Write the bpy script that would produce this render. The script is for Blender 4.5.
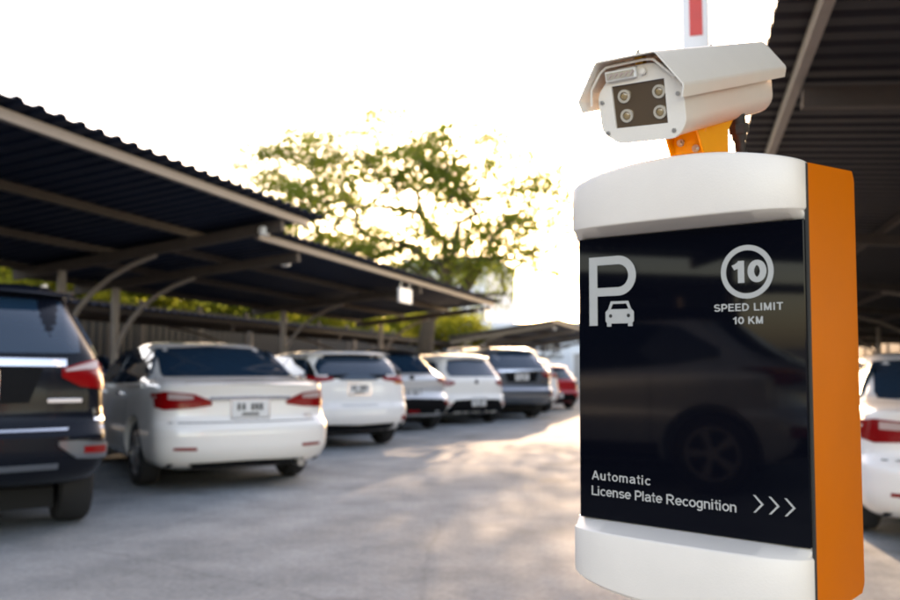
import bpy, bmesh, math, random
from mathutils import Vector, Matrix
R = math.radians
scene = bpy.context.scene
for o in list(bpy.data.objects): bpy.data.objects.remove(o)
col = scene.collection

# ------------------------------------------------------------ camera
cd = bpy.data.cameras.new('camera'); cam = bpy.data.objects.new('camera', cd); col.objects.link(cam)
cam.location = (0, 0, 1.15)
cam.rotation_euler = (R(90) + math.atan(70/875), 0, R(16.9))
cd.sensor_width = 36; cd.lens = 35; cd.clip_start = .05; cd.clip_end = 3000
cd.dof.use_dof = True; cd.dof.focus_distance = 1.24; cd.dof.aperture_fstop = 4.6; cd.dof.aperture_blades = 0
scene.camera = cam
# ------------------------------------------------------------ sky and sun
SUN_AZ, SUN_EL = -9.5, 14.0           # degrees from +Y towards +X, elevation
w = bpy.data.worlds.new('World'); scene.world = w; w.use_nodes = True
nt = w.node_tree; bg = nt.nodes['Background']
sky = nt.nodes.new('ShaderNodeTexSky'); sky.sky_type = 'NISHITA'; sky.sun_disc = False
sky.sun_elevation = R(SUN_EL); sky.sun_rotation = R(SUN_AZ)
sky.air_density = .8; sky.dust_density = 1.3; sky.ozone_density = 1.0
nt.links.new(sky.outputs[0], bg.inputs[0]); bg.inputs[1].default_value = .16
sl = bpy.data.lights.new('sun', 'SUN'); sl.energy = 2.0; sl.angle = R(.6); sl.color = (1, .85, .70)
so = bpy.data.objects.new('sun', sl); col.objects.link(so)
sd = Vector((math.sin(R(SUN_AZ))*math.cos(R(SUN_EL)), math.cos(R(SUN_AZ))*math.cos(R(SUN_EL)), math.sin(R(SUN_EL))))
so.rotation_euler = sd.to_track_quat('Z', 'Y').to_euler(); so.location = (0, 0, 20)
scene.view_settings.view_transform = 'Standard'; scene.view_settings.look = 'None'
scene.view_settings.exposure = 2.66; scene.view_settings.gamma = 1
scene.view_settings.use_white_balance = True; scene.view_settings.white_balance_temperature = 9400; scene.view_settings.white_balance_tint = 21
scene.cycles.filter_width = 1.9
scene.render.resolution_x = 1024; scene.render.resolution_y = 683

# ------------------------------------------------------------ materials
MATS = {}
def mat(name, color, rough=.5, metal=0, spec=.5, coat=0, var=0, vscale=6, bump=0, bscale=60, trans=0, emis=None, coat_rough=.05, flake=0):
    if name in MATS: return MATS[name]
    m = bpy.data.materials.new(name); m.use_nodes = True; MATS[name] = m
    t = m.node_tree; b = t.nodes['Principled BSDF']
    b.inputs['Base Color'].default_value = (*color, 1); b.inputs['Roughness'].default_value = rough
    b.inputs['Metallic'].default_value = metal; b.inputs['Specular IOR Level'].default_value = spec
    b.inputs['Coat Weight'].default_value = coat; b.inputs['Coat Roughness'].default_value = coat_rough
    b.inputs['Transmission Weight'].default_value = trans
    tc = t.nodes.new('ShaderNodeTexCoord')
    if var:
        n = t.nodes.new('ShaderNodeTexNoise'); n.inputs['Scale'].default_value = vscale; n.inputs['Detail'].default_value = 6
        n.inputs['Roughness'].default_value = .65
        t.links.new(tc.outputs['Object'], n.inputs['Vector'])
        mr = t.nodes.new('ShaderNodeMapRange'); mr.inputs[1].default_value = .25; mr.inputs[2].default_value = .75
        mr.inputs[3].default_value = 1-var; mr.inputs[4].default_value = 1+var*.6
        t.links.new(n.outputs[0], mr.inputs[0])
        mx = t.nodes.new('ShaderNodeMix'); mx.data_type = 'RGBA'; mx.blend_type = 'MULTIPLY'; mx.inputs[0].default_value = 1
        mx.inputs[6].default_value = (*color, 1); t.links.new(mr.outputs[0], mx.inputs[7])
        t.links.new(mx.outputs[2], b.inputs['Base Color'])
        r2 = t.nodes.new('ShaderNodeMapRange'); r2.inputs[3].default_value = max(.02, rough-.5*var*rough); r2.inputs[4].default_value = min(1, rough+.5*var*rough)
        t.links.new(n.outputs[0], r2.inputs[0]); t.links.new(r2.outputs[0], b.inputs['Roughness'])
    if bump:
        n2 = t.nodes.new('ShaderNodeTexNoise'); n2.inputs['Scale'].default_value = bscale; n2.inputs['Detail'].default_value = 4
        t.links.new(tc.outputs['Object'], n2.inputs['Vector'])
        bp = t.nodes.new('ShaderNodeBump'); bp.inputs['Strength'].default_value = bump; bp.inputs['Distance'].default_value = .002
        t.links.new(n2.outputs[0], bp.inputs['Height']); t.links.new(bp.outputs[0], b.inputs['Normal'])
    if emis: b.inputs['Emission Color'].default_value = (*emis[0], 1); b.inputs['Emission Strength'].default_value = emis[1]
    return m

mat('white_plastic', (.78, .70, .63), .32, var=.045, vscale=9, bump=.12, bscale=420)
mat('housing_paint', (.80, .735, .665), .38, var=.03, vscale=14, bump=.22, bscale=520)
mat('orange_paint', (.80, .165, .0), .45, spec=.1, var=.05, vscale=7, bump=.10, bscale=380)
mat('bracket_paint', (.95, .42, .02), .35, var=.04, vscale=20, bump=.08, bscale=400)
mat('black_rubber', (.012, .012, .013), .55, bump=.2, bscale=300)
mat('print_white', (.40, .39, .37), .45, var=.05, vscale=40)
mat('steel', (.55, .54, .52), .3, 1, var=.1, vscale=60)
mat('sensor_glass', (.085, .048, .020), .06, spec=.6, coat=1)
mat('led_ring', (.62, .55, .45), .25, .4)
mat('led_lens', (.30, .20, .09), .12, spec=.8, coat=1)
mat('dark_seam', (.02, .018, .016), .6)
mat('car_white', (.86, .835, .80), .28, var=.02, vscale=3, coat=1)
mat('car_pearl', (.87, .83, .775), .25, var=.02, vscale=3, coat=1)
mat('car_black', (.004, .006, .011), .22, spec=.18, coat=.12, var=.1, vscale=3)
mat('car_grey', (.14, .16, .185), .28, .55, coat=1)
mat('car_silver', (.62, .62, .62), .28, .35, coat=1)
mat('car_red', (.42, .014, .018), .28, coat=1)
mat('car_blue', (.03, .06, .13), .28, coat=1)
mat('car_dark', (.016, .018, .022), .3, coat=1)
mat('sky_tint_glass', (.008, .030, .056), .03, spec=.6, coat=.6)  # dark tinted glass; blue of the reflected sky put into the base colour
mat('black_trim', (.006, .006, .007), .55, 0, .08, var=.1, vscale=10)
mat('wheel_well', (.006, .006, .006), .9)
mat('tyre_rubber', (.016, .016, .017), .75, bump=.3, bscale=120)
mat('alloy', (.46, .46, .47), .3, .9)
mat('chrome', (.78, .78, .80), .08, 1)
mat('lamp_red', (.26, .002, .003), .2, spec=.3, coat=.25)
mat('lamp_clear', (.50, .38, .36), .15, coat=.4)
mat('lamp_amber', (.70, .22, .03), .14, coat=1)
mat('plate_white', (.70, .70, .69), .4)
mat('plate_ink', (.03, .03, .035), .5)
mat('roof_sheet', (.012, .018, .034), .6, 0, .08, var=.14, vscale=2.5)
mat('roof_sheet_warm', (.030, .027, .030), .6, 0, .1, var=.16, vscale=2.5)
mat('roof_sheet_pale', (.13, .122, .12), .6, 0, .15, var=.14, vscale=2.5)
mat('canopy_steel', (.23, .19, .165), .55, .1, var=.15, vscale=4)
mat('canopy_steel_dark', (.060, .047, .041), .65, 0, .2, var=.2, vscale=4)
mat('fixture_white', (.80, .79, .77), .4)
mat('bark', (.085, .062, .045), .9, var=.3, vscale=9, bump=.8, bscale=30)
mat('wall_white', (.72, .73, .74), .8, var=.06, vscale=.8)
mat('wall_grey', (.55, .58, .62), .8, var=.06, vscale=.5)
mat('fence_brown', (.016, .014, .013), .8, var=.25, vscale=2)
mat('window_dark', (.10, .13, .17), .08, coat=.6)
mat('shutter', (.42, .38, .34), .6)
mat('arm_white', (.80, .80, .80), .35, var=.05, vscale=12)
mat('arm_red', (.72, .05, .035), .4, var=.06, vscale=20)
mat('concrete_trim', (.42, .41, .39), .85, var=.15, vscale=4, bump=.4, bscale=50)

def leaf_mat(name, c1, c2):
    m = bpy.data.materials.new(name); m.use_nodes = True; MATS[name] = m
    t = m.node_tree; t.nodes.remove(t.nodes['Principled BSDF']); out = t.nodes['Material Output']
    at = t.nodes.new('ShaderNodeAttribute'); at.attribute_name = 'tone'
    mx = t.nodes.new('ShaderNodeMix'); mx.data_type = 'RGBA'; mx.inputs[6].default_value = (*c1, 1); mx.inputs[7].default_value = (*c2, 1)
    t.links.new(at.outputs['Fac'], mx.inputs[0])
    d = t.nodes.new('ShaderNodeBsdfDiffuse'); tr = t.nodes.new('ShaderNodeBsdfTranslucent'); ms = t.nodes.new('ShaderNodeMixShader'); ms.inputs[0].default_value = .6
    t.links.new(mx.outputs[2], d.inputs[0]); t.links.new(mx.outputs[2], tr.inputs[0])
    t.links.new(d.outputs[0], ms.inputs[1]); t.links.new(tr.outputs[0], ms.inputs[2]); t.links.new(ms.outputs[0], out.inputs[0])
leaf_mat('leaf_green', (.105, .155, .025), (.25, .30, .06))
leaf_mat('leaf_yellow', (.12, .15, .014), (.30, .30, .045))
leaf_mat('leaf_dark', (.03, .055, .012), (.09, .13, .02))

def ground_material():
    m = bpy.data.materials.new('lot_concrete'); m.use_nodes = True; MATS['lot_concrete'] = m
    t = m.node_tree; b = t.nodes['Principled BSDF']; tc = t.nodes.new('ShaderNodeTexCoord')
    def noise(s, d=6, r=.6):
        n = t.nodes.new('ShaderNodeTexNoise'); n.inputs['Scale'].default_value = s; n.inputs['Detail'].default_value = d; n.inputs['Roughness'].default_value = r
        t.links.new(tc.outputs['Object'], n.inputs['Vector']); return n
    big, mid, fine = noise(.35, 5), noise(1.7, 6, .7), noise(28, 5, .7)
    r1 = t.nodes.new('ShaderNodeValToRGB'); r1.color_ramp.elements[0].position = .36; r1.color_ramp.elements[1].position = .66
    r1.color_ramp.elements[0].color = (.235, .255, .264, 1); r1.color_ramp.elements[1].color = (.345, .366, .374, 1)
    t.links.new(mid.outputs[0], r1.inputs[0])
    r2 = t.nodes.new('ShaderNodeMapRange'); r2.inputs[1].default_value = .3; r2.inputs[2].default_value = .7; r2.inputs[3].default_value = .82; r2.inputs[4].default_value = 1.12
    t.links.new(big.outputs[0], r2.inputs[0])
    r3 = t.nodes.new('ShaderNodeMapRange'); r3.inputs[1].default_value = .3; r3.inputs[2].default_value = .7; r3.inputs[3].default_value = .78; r3.inputs[4].default_value = 1.15
    t.links.new(fine.outputs[0], r3.inputs[0])
    mm = t.nodes.new('ShaderNodeMath'); mm.operation = 'MULTIPLY'; t.links.new(r2.outputs[0], mm.inputs[0]); t.links.new(r3.outputs[0], mm.inputs[1])
    vor = t.nodes.new('ShaderNodeTexVoronoi'); vor.feature = 'DISTANCE_TO_EDGE'; vor.inputs['Scale'].default_value = .42
    wob = t.nodes.new('ShaderNodeMix'); wob.data_type = 'RGBA'; wob.inputs[0].default_value = .12; t.links.new(tc.outputs['Object'], wob.inputs[6]); t.links.new(noise(2.2).outputs[1], wob.inputs[7]); t.links.new(wob.outputs[2], vor.inputs['Vector'])
    cr = t.nodes.new('ShaderNodeMapRange'); cr.inputs[1].default_value = 0; cr.inputs[2].default_value = .008; cr.inputs[3].default_value = .86; cr.inputs[4].default_value = 1; t.links.new(vor.outputs['Distance'], cr.inputs[0])
    st = t.nodes.new('ShaderNodeMapRange'); st.inputs[1].default_value = .60; st.inputs[2].default_value = .74; st.inputs[3].default_value = 1; st.inputs[4].default_value = .55; t.links.new(noise(.9, 3, .5).outputs[0], st.inputs[0])
    m2 = t.nodes.new('ShaderNodeMath'); m2.operation = 'MULTIPLY'; t.links.new(cr.outputs[0], m2.inputs[0]); t.links.new(st.outputs[0], m2.inputs[1])
    m3 = t.nodes.new('ShaderNodeMath'); m3.operation = 'MULTIPLY'; t.links.new(m2.outputs[0], m3.inputs[0]); t.links.new(mm.outputs[0], m3.inputs[1]); mm = m3
    mx = t.nodes.new('ShaderNodeMix'); mx.data_type = 'RGBA'; mx.blend_type = 'MULTIPLY'; mx.inputs[0].default_value = 1
    t.links.new(r1.outputs[0], mx.inputs[6]); t.links.new(mm.outputs[0], mx.inputs[7])
    t.links.new(mx.outputs[2], b.inputs['Base Color']); b.inputs['Roughness'].default_value = .86; b.inputs['Specular IOR Level'].default_value = .04
    bp = t.nodes.new('ShaderNodeBump'); bp.inputs['Strength'].default_value = .35; bp.inputs['Distance'].default_value = .01
    t.links.new(fine.outputs[0], bp.inputs['Height']); t.links.new(bp.outputs[0], b.inputs['Normal'])
ground_material()

def panel_material():
    """black acrylic with the faint dot grid of an LED matrix behind it"""
    m = bpy.data.materials.new('black_acrylic'); m.use_nodes = True; MATS['black_acrylic'] = m
    t = m.node_tree; b = t.nodes['Principled BSDF']; tc = t.nodes.new('ShaderNodeTexCoord')
    sep = t.nodes.new('ShaderNodeSeparateXYZ'); t.links.new(tc.outputs['Object'], sep.inputs[0])
    def mth(op, a, bb):
        n = t.nodes.new('ShaderNodeMath'); n.operation = op
        for i, v in enumerate((a, bb)):
            if isinstance(v, (int, float)): n.inputs[i].default_value = v
            else: t.links.new(v, n.inputs[i])
        return n.outputs[0]
    def dots(s):
        fr = mth('FRACT', mth('MULTIPLY', s, 1/.0038), 0); d = mth('SUBTRACT', fr, .5); return mth('MULTIPLY', d, d)
    dist = mth('ADD', dots(sep.outputs[0]), dots(sep.outputs[2]))
    dot = mth('LESS_THAN', dist, .085)
    zin = mth('MULTIPLY', mth('LESS_THAN', sep.outputs[2], .047), mth('GREATER_THAN', sep.outputs[2], -.105))
    xin = mth('LESS_THAN', mth('ABSOLUTE', sep.outputs[0], 0), .150)
    f = mth('MULTIPLY', dot, mth('MULTIPLY', zin, xin))
    mx = t.nodes.new('ShaderNodeMix'); mx.data_type = 'RGBA'
    mx.inputs[6].default_value = (.0022, .0027, .0052, 1); mx.inputs[7].default_value = (.0036, .0037, .0058, 1)
    t.links.new(f, mx.inputs[0]); t.links.new(mx.outputs[2], b.inputs['Base Color'])
    b.inputs['Roughness'].default_value = .035; b.inputs['Specular IOR Level'].default_value = .16
panel_material()

# ------------------------------------------------------------ mesh helpers
def setprops(o, label=None, cat=None, group=None, kind=None):
    if label: o['label'] = label
    if cat: o['category'] = cat
    if group: o['group'] = group
    if kind: o['kind'] = kind
    return o
def link(name, me, m=None, parent=None, M=None, smooth=None):
    o = bpy.data.objects.new(name, me); col.objects.link(o)
    if m: me.materials.clear(); me.materials.append(MATS[m])
    if parent: o.parent = parent
    if M is not None: o.matrix_local = M
    if smooth is not None:
        for p in me.polygons: p.use_smooth = True
        me.set_sharp_from_angle(angle=R(smooth))
    return o
def empty(name, loc=(0, 0, 0), rz=0):
    o = bpy.data.objects.new(name, None); col.objects.link(o); o.location = loc; o.rotation_euler = (0, 0, rz); o.empty_display_size = .1
    return o
def tomesh(bm, name='m'):
    bmesh.ops.recalc_face_normals(bm, faces=bm.faces)
    me = bpy.data.meshes.new(name); bm.to_mesh(me); bm.free(); return me
def B():
    return bmesh.new()
def box(bm, c, s, M=None, bev=0, seg=2):
    t = bmesh.new(); bmesh.ops.create_cube(t, size=1)
    bmesh.ops.scale(t, vec=s, verts=t.verts)
    if bev: bmesh.ops.bevel(t, geom=list(t.edges), offset=bev, segments=seg, affect='EDGES', profile=.6)
    bmesh.ops.translate(t, vec=c, verts=t.verts)
    if M is not None: bmesh.ops.transform(t, matrix=M, verts=t.verts)
    merge(bm, t)
def merge(bm, t):
    me = bpy.data.meshes.new('tmp'); t.to_mesh(me); t.free(); bm.from_mesh(me); bpy.data.meshes.remove(me)
def beam(bm, a, b, wd, ht, bev=0, up=(0, 0, 1)):
    a, b = Vector(a), Vector(b); d = b-a; L = d.length; y = d.normalized(); x = y.cross(Vector(up))
    if x.length < 1e-4: x = y.cross(Vector((1, 0, 0)))
    x.normalize(); z = x.cross(y)
    M = Matrix((x, y, z)).transposed().to_4x4(); M.translation = (a+b)/2
    box(bm, (0, 0, 0), (wd, L, ht), M, bev, 1)
def tube(bm, pts, rad, n=8, caps=True):
    pts = [Vector(p) for p in pts]; rad = rad if isinstance(rad, (list, tuple)) else [rad]*len(pts)
    rings = []; prev = None
    for i, p in enumerate(pts):
        d = (pts[min(i+1, len(pts)-1)]-pts[max(i-1, 0)]).normalized()
        if prev is None:
            x = d.cross(Vector((0, 0, 1)));
            if x.length < .05: x = d.cross(Vector((1, 0, 0)))
        else: x = prev-d*prev.dot(d)
        x.normalize(); prev = x; y = d.cross(x)
        rings.append([bm.verts.new(p+(x*math.cos(2*math.pi*k/n)+y*math.sin(2*math.pi*k/n))*rad[i]) for k in range(n)])
    for a, b in zip(rings, rings[1:]):
        for k in range(n): bm.faces.new((a[k], a[(k+1) % n], b[(k+1) % n], b[k]))
    if caps: bm.faces.new(rings[0][::-1]); bm.faces.new(rings[-1])
def prism(bm, poly, a, b, f):
    """polygon (u,v) extruded between depths a and b; f(u,v,d) -> point"""
    A = [bm.verts.new(f(u, v, a)) for u, v in poly]; Bv = [bm.verts.new(f(u, v, b)) for u, v in poly]
    bm.faces.new(A); bm.faces.new(Bv[::-1]); n = len(poly)
    for i in range(n): bm.faces.new((A[i], Bv[i], Bv[(i+1) % n], A[(i+1) % n]))
def disc(bm, c, axis, r, L, n=20, bev=0):
    c = Vector(c); ax = Vector(axis).normalized()
    t = bmesh.new(); bmesh.ops.create_cone(t, cap_ends=True, segments=n, radius1=r, radius2=r, depth=L)
    if bev: bmesh.ops.bevel(t, geom=[e for e in t.edges if len(e.link_faces) == 2 and any(len(f.verts) > 4 for f in e.link_faces)], offset=bev, segments=2, affect='EDGES')
    M = ax.to_track_quat('Z', 'Y').to_matrix().to_4x4(); M.translation = c
    bmesh.ops.transform(t, matrix=M, verts=t.verts); merge(bm, t)
def ring(bm, c, axis, ro, ri, L, n=48):
    ax = Vector(axis).normalized(); q = ax.to_track_quat('Z', 'Y').to_matrix(); c = Vector(c)
    P = lambda r, k, z: bm.verts.new(c+q@Vector((r*math.cos(2*math.pi*k/n), r*math.sin(2*math.pi*k/n), z)))
    a = [P(ro, k, -L/2) for k in range(n)]; b = [P(ro, k, L/2) for k in range(n)]; d = [P(ri, k, L/2) for k in range(n)]; e = [P(ri, k, -L/2) for k in range(n)]
    for k in range(n):
        j = (k+1) % n
        for s, u in ((a, b), (b, d), (d, e), (e, a)): bm.faces.new((s[k], s[j], u[j], u[k]))
def copy_tree(o, parent=None):
    c = o.copy(); col.objects.link(c); c.parent = parent
    for ch in list(o.children): copy_tree(ch, c)
    return c

# ------------------------------------------------------------ ground
bm = B(); bmesh.ops.create_grid(bm, x_segments=2, y_segments=2, size=900)
g = link('ground', tomesh(bm), 'lot_concrete'); setprops(g, 'pale worn concrete parking lot ground with dappled sunlight', 'ground', kind='structure')

# ------------------------------------------------------------ canopies
def corrugated(name, parent, x0, z0, x1, z1, y0, y1, m, pitch=.22, h=.032):
    """sheet with trapezoid ribs running from (x0,z0) to (x1,z1)"""
    bm = B(); prof = []; y = y0
    while y < y1-.01:
        for f, z in ((0, 0), (.52, 0), (.64, h), (.88, h)): prof.append((y+f*pitch, z))
        y += pitch
    prof.append((y, 0)); rows = []
    for th in (0, -.006):
        rows.append([[bm.verts.new((x0+(x1-x0)*k/3, yy, z0+(z1-z0)*k/3+z+th)) for k in range(4)] for yy, z in prof])
    for rr in rows:
        for a, b in zip(rr, rr[1:]):
            for k in range(3): bm.faces.new((a[k], a[k+1], b[k+1], b[k]))
    t, u = rows
    for k in (0, 3):
        for i in range(len(t)-1): bm.faces.new((t[i][k], t[i+1][k], u[i+1][k], u[i][k]))
    return link(name, tomesh(bm), m, parent)
def canopy(name, label, x_eave, z_eave, x_post, z_back, x_back, y0, y1, frames, m, group=None, lamp=None, sgn=1, steel='canopy_steel', npurl=3, over=.18, raft='canopy_steel_dark'):
    """cantilever carport: roof falls from the eave to the back; frames = y of each post frame"""
    root = empty(name, (x_post, (y0+y1)/2, 0)); ox, oy = x_post, (y0+y1)/2
    zr = lambda x: z_eave+(z_back-z_eave)*(x-x_eave)/(x_back-x_eave)
    corrugated('roof_sheet', root, x_eave-ox+over*sgn, zr(x_eave+over*sgn)+.13, x_back-ox, z_back+.13, y0-oy, y1-oy, m)
    me = None
    for i in range(npurl+1):
        x = x_eave+(x_back-x_eave)*i/npurl*.98
        bm = B(); hh = .085 if i == 0 else .09
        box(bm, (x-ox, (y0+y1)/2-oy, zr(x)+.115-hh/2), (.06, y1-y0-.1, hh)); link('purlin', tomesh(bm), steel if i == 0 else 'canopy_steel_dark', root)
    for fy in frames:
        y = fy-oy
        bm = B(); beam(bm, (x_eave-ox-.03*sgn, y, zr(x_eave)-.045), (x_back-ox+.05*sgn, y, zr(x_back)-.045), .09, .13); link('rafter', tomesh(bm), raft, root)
        bm = B(); tube(bm, [(0, y, 0), (0, y, zr(x_post)-.1)], .057, 12); box(bm, (0, y, .012), (.26, .26, .024), bev=.004)
        link('post', tomesh(bm), steel, root, smooth=40)
        bm = B(); pts = []
        xe = (x_eave-x_post)*.44
        for k in range(7):
            t = k/6; a = (1-t)**2; b2 = 2*t*(1-t); c = t*t
            z0, z2 = zr(x_post)*.55, zr(x_post+xe)-.12
            pts.append((b2*.18*xe+c*xe, y, a*z0+b2*(z0+.75*(z2-z0))+c*z2))
        tube(bm, pts, .034, 8); link('brace', tomesh(bm), steel, root, smooth=40)
    if lamp:
        for ly in lamp:
            bm = B(); disc(bm, (x_eave-ox-.28*sgn, ly-oy, zr(x_eave)-.10), (0, 0, 1), .07, .10, 14, .012)
            link('lamp', tomesh(bm), 'fixture_white', root, smooth=40)
    return setprops(root, label, 'canopy', group)
GC = 'carport canopies of corrugated sheet'
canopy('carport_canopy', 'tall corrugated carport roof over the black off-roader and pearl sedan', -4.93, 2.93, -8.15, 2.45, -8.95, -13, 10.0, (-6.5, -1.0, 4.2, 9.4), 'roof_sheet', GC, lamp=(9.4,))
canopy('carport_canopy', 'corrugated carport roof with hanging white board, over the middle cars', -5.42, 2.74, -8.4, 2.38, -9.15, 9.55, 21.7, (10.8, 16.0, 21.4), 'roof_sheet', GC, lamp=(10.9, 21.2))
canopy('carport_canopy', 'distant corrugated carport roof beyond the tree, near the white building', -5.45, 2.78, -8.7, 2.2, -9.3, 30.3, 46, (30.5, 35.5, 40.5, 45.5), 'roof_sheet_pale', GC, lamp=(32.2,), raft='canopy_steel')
canopy('carport_canopy', 'low rear carport roof rising behind the twin posts', -13.6, 2.36, -9.15, 2.06, -9.5, -13, 38, (-6.5, -1, 4.4, 10.2, 16, 21.4, 27, 32.5, 37.6), 'roof_sheet', GC, sgn=-1)
rc = canopy('carport_canopy', 'large brown corrugated carport roof overhanging the ticket kiosk', .60, 2.92, 5.6, 2.36, 9.0, -1.5, 60, (.2, 6.0, 12.0, 18.0, 24.0, 30.0, 36.0, 42.0, 48.0, 54.5), 'roof_sheet_warm', GC, sgn=-1, npurl=5, over=.22)
rc.rotation_euler.z = R(1.6); rc.location.x -= .72

def hanging_board(x, y, z, label):
    r = empty('hanging_board', (x, y, z))
    bm = B(); box(bm, (0, 0, -.17), (.05, .62, .26), bev=.006); link('board', tomesh(bm), 'fixture_white', r)
    for s in (-.22, .22):
        bm = B(); tube(bm, [(0, s, -.05), (0, s, .06)], .006, 6); link('hanger', tomesh(bm), 'steel', r)
    setprops(r, label, 'sign')
hanging_board(-5.38, 14.9, 2.66, 'blank white board hanging from the edge of the middle carport')
hanging_board(-5.38, 20.9, 2.66, 'blank white board hanging at the far corner of the middle carport')

# ------------------------------------------------------------ cars
def crom(xs, ys, x):
    n = len(xs)
    if x <= xs[0]: return ys[0]
    if x >= xs[-1]: return ys[-1]
    i = max(k for k in range(n-1) if xs[k] <= x)
    t = (x-xs[i])/(xs[i+1]-xs[i])
    def sl(k):
        if k == 0 or k == n-1: return 0 if n < 2 else (ys[min(k+1, n-1)]-ys[max(k-1, 0)])/(xs[min(k+1, n-1)]-xs[max(k-1, 0)])
        d0 = (ys[k]-ys[k-1])/(xs[k]-xs[k-1]); d1 = (ys[k+1]-ys[k])/(xs[k+1]-xs[k])
        return 0 if d0*d1 <= 0 else 2*d0*d1/(d0+d1)
    h = xs[i+1]-xs[i]; m0, m1 = sl(i)*h, sl(i+1)*h
    return (2*t**3-3*t*t+1)*ys[i]+(t**3-2*t*t+t)*m0+(-2*t**3+3*t*t)*ys[i+1]+(t**3-t*t)*m1

class Car:
    """body as a stack of plan outlines: sections = (z, rear y, front setback, half width)"""
    def __init__(s, L, sec, nR=3.4, cR=.42, nF=2.6, cF=.6):
        s.L, s.nR, s.cR, s.nF, s.cF = L, nR, cR, nF, cF
        s.z = [a[0] for a in sec]; s.yr_ = [a[1] for a in sec]; s.yf_ = [L-a[2] for a in sec]; s.w_ = [a[3] for a in sec]
    yr = lambda s, z: crom(s.z, s.yr_, z)
    yf = lambda s, z: crom(s.z, s.yf_, z)
    w = lambda s, z: crom(s.z, s.w_, z)
    def rear(s, x, z, off=0):
        w = s.w(z)*.965; u = min(1, abs(x)/w); c = s.cR*min(1, (s.yf(z)-s.yr(z))/2.6)
        y = s.yr(z)+c*(1-(1-u**s.nR)**(1/s.nR)); p = Vector((max(-w, min(w, x)), y, z))
        if off:
            g = lambda q, e: s.rear(q+e, z) if abs(q+e) < w else s.rear(q, z)
            n = Vector((math.copysign(min(1.0, (u**(s.nR-1))*1.2), x), -1+.9*u**8, 0)).normalized(); p = p+n*off
        return p
    def side(s, y, z, sg, off=0):
        a, b = s.yr(z), s.yf(z); m = (a+b)/2; h = (b-a)/2
        t = abs((y-m)/h); k = 1-.035*min(1, t)**3
        return Vector((sg*(s.w(z)*k+off), y, z))
    def outline(s, z, nx=11, ns=14):
        a, b, w = s.yr(z), s.yf(z), s.w(z)*.965; sc = min(1, (b-a)/2.6); pts = []
        cR, cF = s.cR*sc, s.cF*sc
        half = []
        for i in range(nx):                               # rear centre to corner
            th = i/(nx-1)*math.pi/2; cx, sx = math.cos(th), math.sin(th)
            x = w*sx**(2/s.nR) if i else 0; y = a+cR*(1-(max(cx, 0))**(2/s.nR)) if i < nx-1 else a+cR
            half.append((x, y))
        for i in range(1, ns):
            y = a+cR+(b-cF-a-cR)*i/ns; m = (a+b)/2; t = abs((y-m)/((b-a)/2)); half.append((s.w(z)*(1-.035*t**3), y))
        for i in range(nx):
            th = (1-i/(nx-1))*math.pi/2; cx, sx = math.cos(th), math.sin(th)
            x = w*sx**(2/s.nF) if i < nx-1 else 0; y = b-cF*(1-max(cx, 0)**(2/s.nF)) if i else b-cF
            half.append((x, y))
        return [(x, y, z) for x, y in half]+[(-x, y, z) for x, y in half[-2:0:-1]]
    def body(s):
        bm = B(); zs = []
        for a, b in zip(s.z, s.z[1:]):
            n = max(1, min(4, int(round((b-a)/.035)))); zs += [a+(b-a)*k/n for k in range(n)]
        zs.append(s.z[-1]); rings = [[bm.verts.new(p) for p in s.outline(z)] for z in zs]; n = len(rings[0])
        for a, b in zip(rings, rings[1:]):
            for k in range(n): bm.faces.new((a[k], a[(k+1) % n], b[(k+1) % n], b[k]))
        h = n//2
        for rg, flip in ((rings[0], 1), (rings[-1], 0)):
            for k in range(h):
                q = [rg[k], rg[k+1], rg[(n-k-1) % n], rg[(n-k) % n]]
                q = list(dict.fromkeys(q))
                if len(q) > 2: bm.faces.new(q)
        return bm
    def patch_rear(s, bm, xs, zb, zt, off=.006, th=.03, n=5):
        """panel lying on the rear: xs list, bottom and top z for each x"""
        X = []; 
        for (x0, b0, t0), (x1, b1, t1) in zip(zip(xs, zb, zt), list(zip(xs, zb, zt))[1:]):
            for k in range(3): X.append((x0+(x1-x0)*k/3, b0+(b1-b0)*k/3, t0+(t1-t0)*k/3))
        X.append((xs[-1], zb[-1], zt[-1]))
        s._patch(bm, [[s.rear(x, b+(t-b)*j/n, off) for j in range(n+1)] for x, b, t in X], [[s.rear(x, b+(t-b)*j/n, off-th) for j in range(n+1)] for x, b, t in X])
    def patch_side(s, bm, sg, ys, zb, zt, off=.006, th=.03, n=5):
        X = []
        for (x0, b0, t0), (x1, b1, t1) in zip(zip(ys, zb, zt), list(zip(ys, zb, zt))[1:]):
            for k in range(4): X.append((x0+(x1-x0)*k/4, b0+(b1-b0)*k/4, t0+(t1-t0)*k/4))
        X.append((ys[-1], zb[-1], zt[-1]))
        s._patch(bm, [[s.side(y, b+(t-b)*j/n, sg, off) for j in range(n+1)] for y, b, t in X], [[s.side(y, b+(t-b)*j/n, sg, off-th) for j in range(n+1)] for y, b, t in X])
    def _patch(s, bm, G, H):
        A = [[bm.verts.new(p) for p in r] for r in G]; D = [[bm.verts.new(p) for p in r] for r in H]
        for M_ in (A, D):
            for a, b in zip(M_, M_[1:]):
                for j in range(len(a)-1): bm.faces.new((a[j], a[j+1], b[j+1], b[j]))
        loop = lambda M_: [r[0] for r in M_]+M_[-1][1:]+[r[-1] for r in M_[-2::-1]]+M_[0][-2:0:-1]
        la, ld = loop(A), loop(D)
        for i in range(len(la)): bm.faces.new((la[i], la[(i+1) % len(la)], ld[(i+1) % len(ld)], ld[i]))

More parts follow.
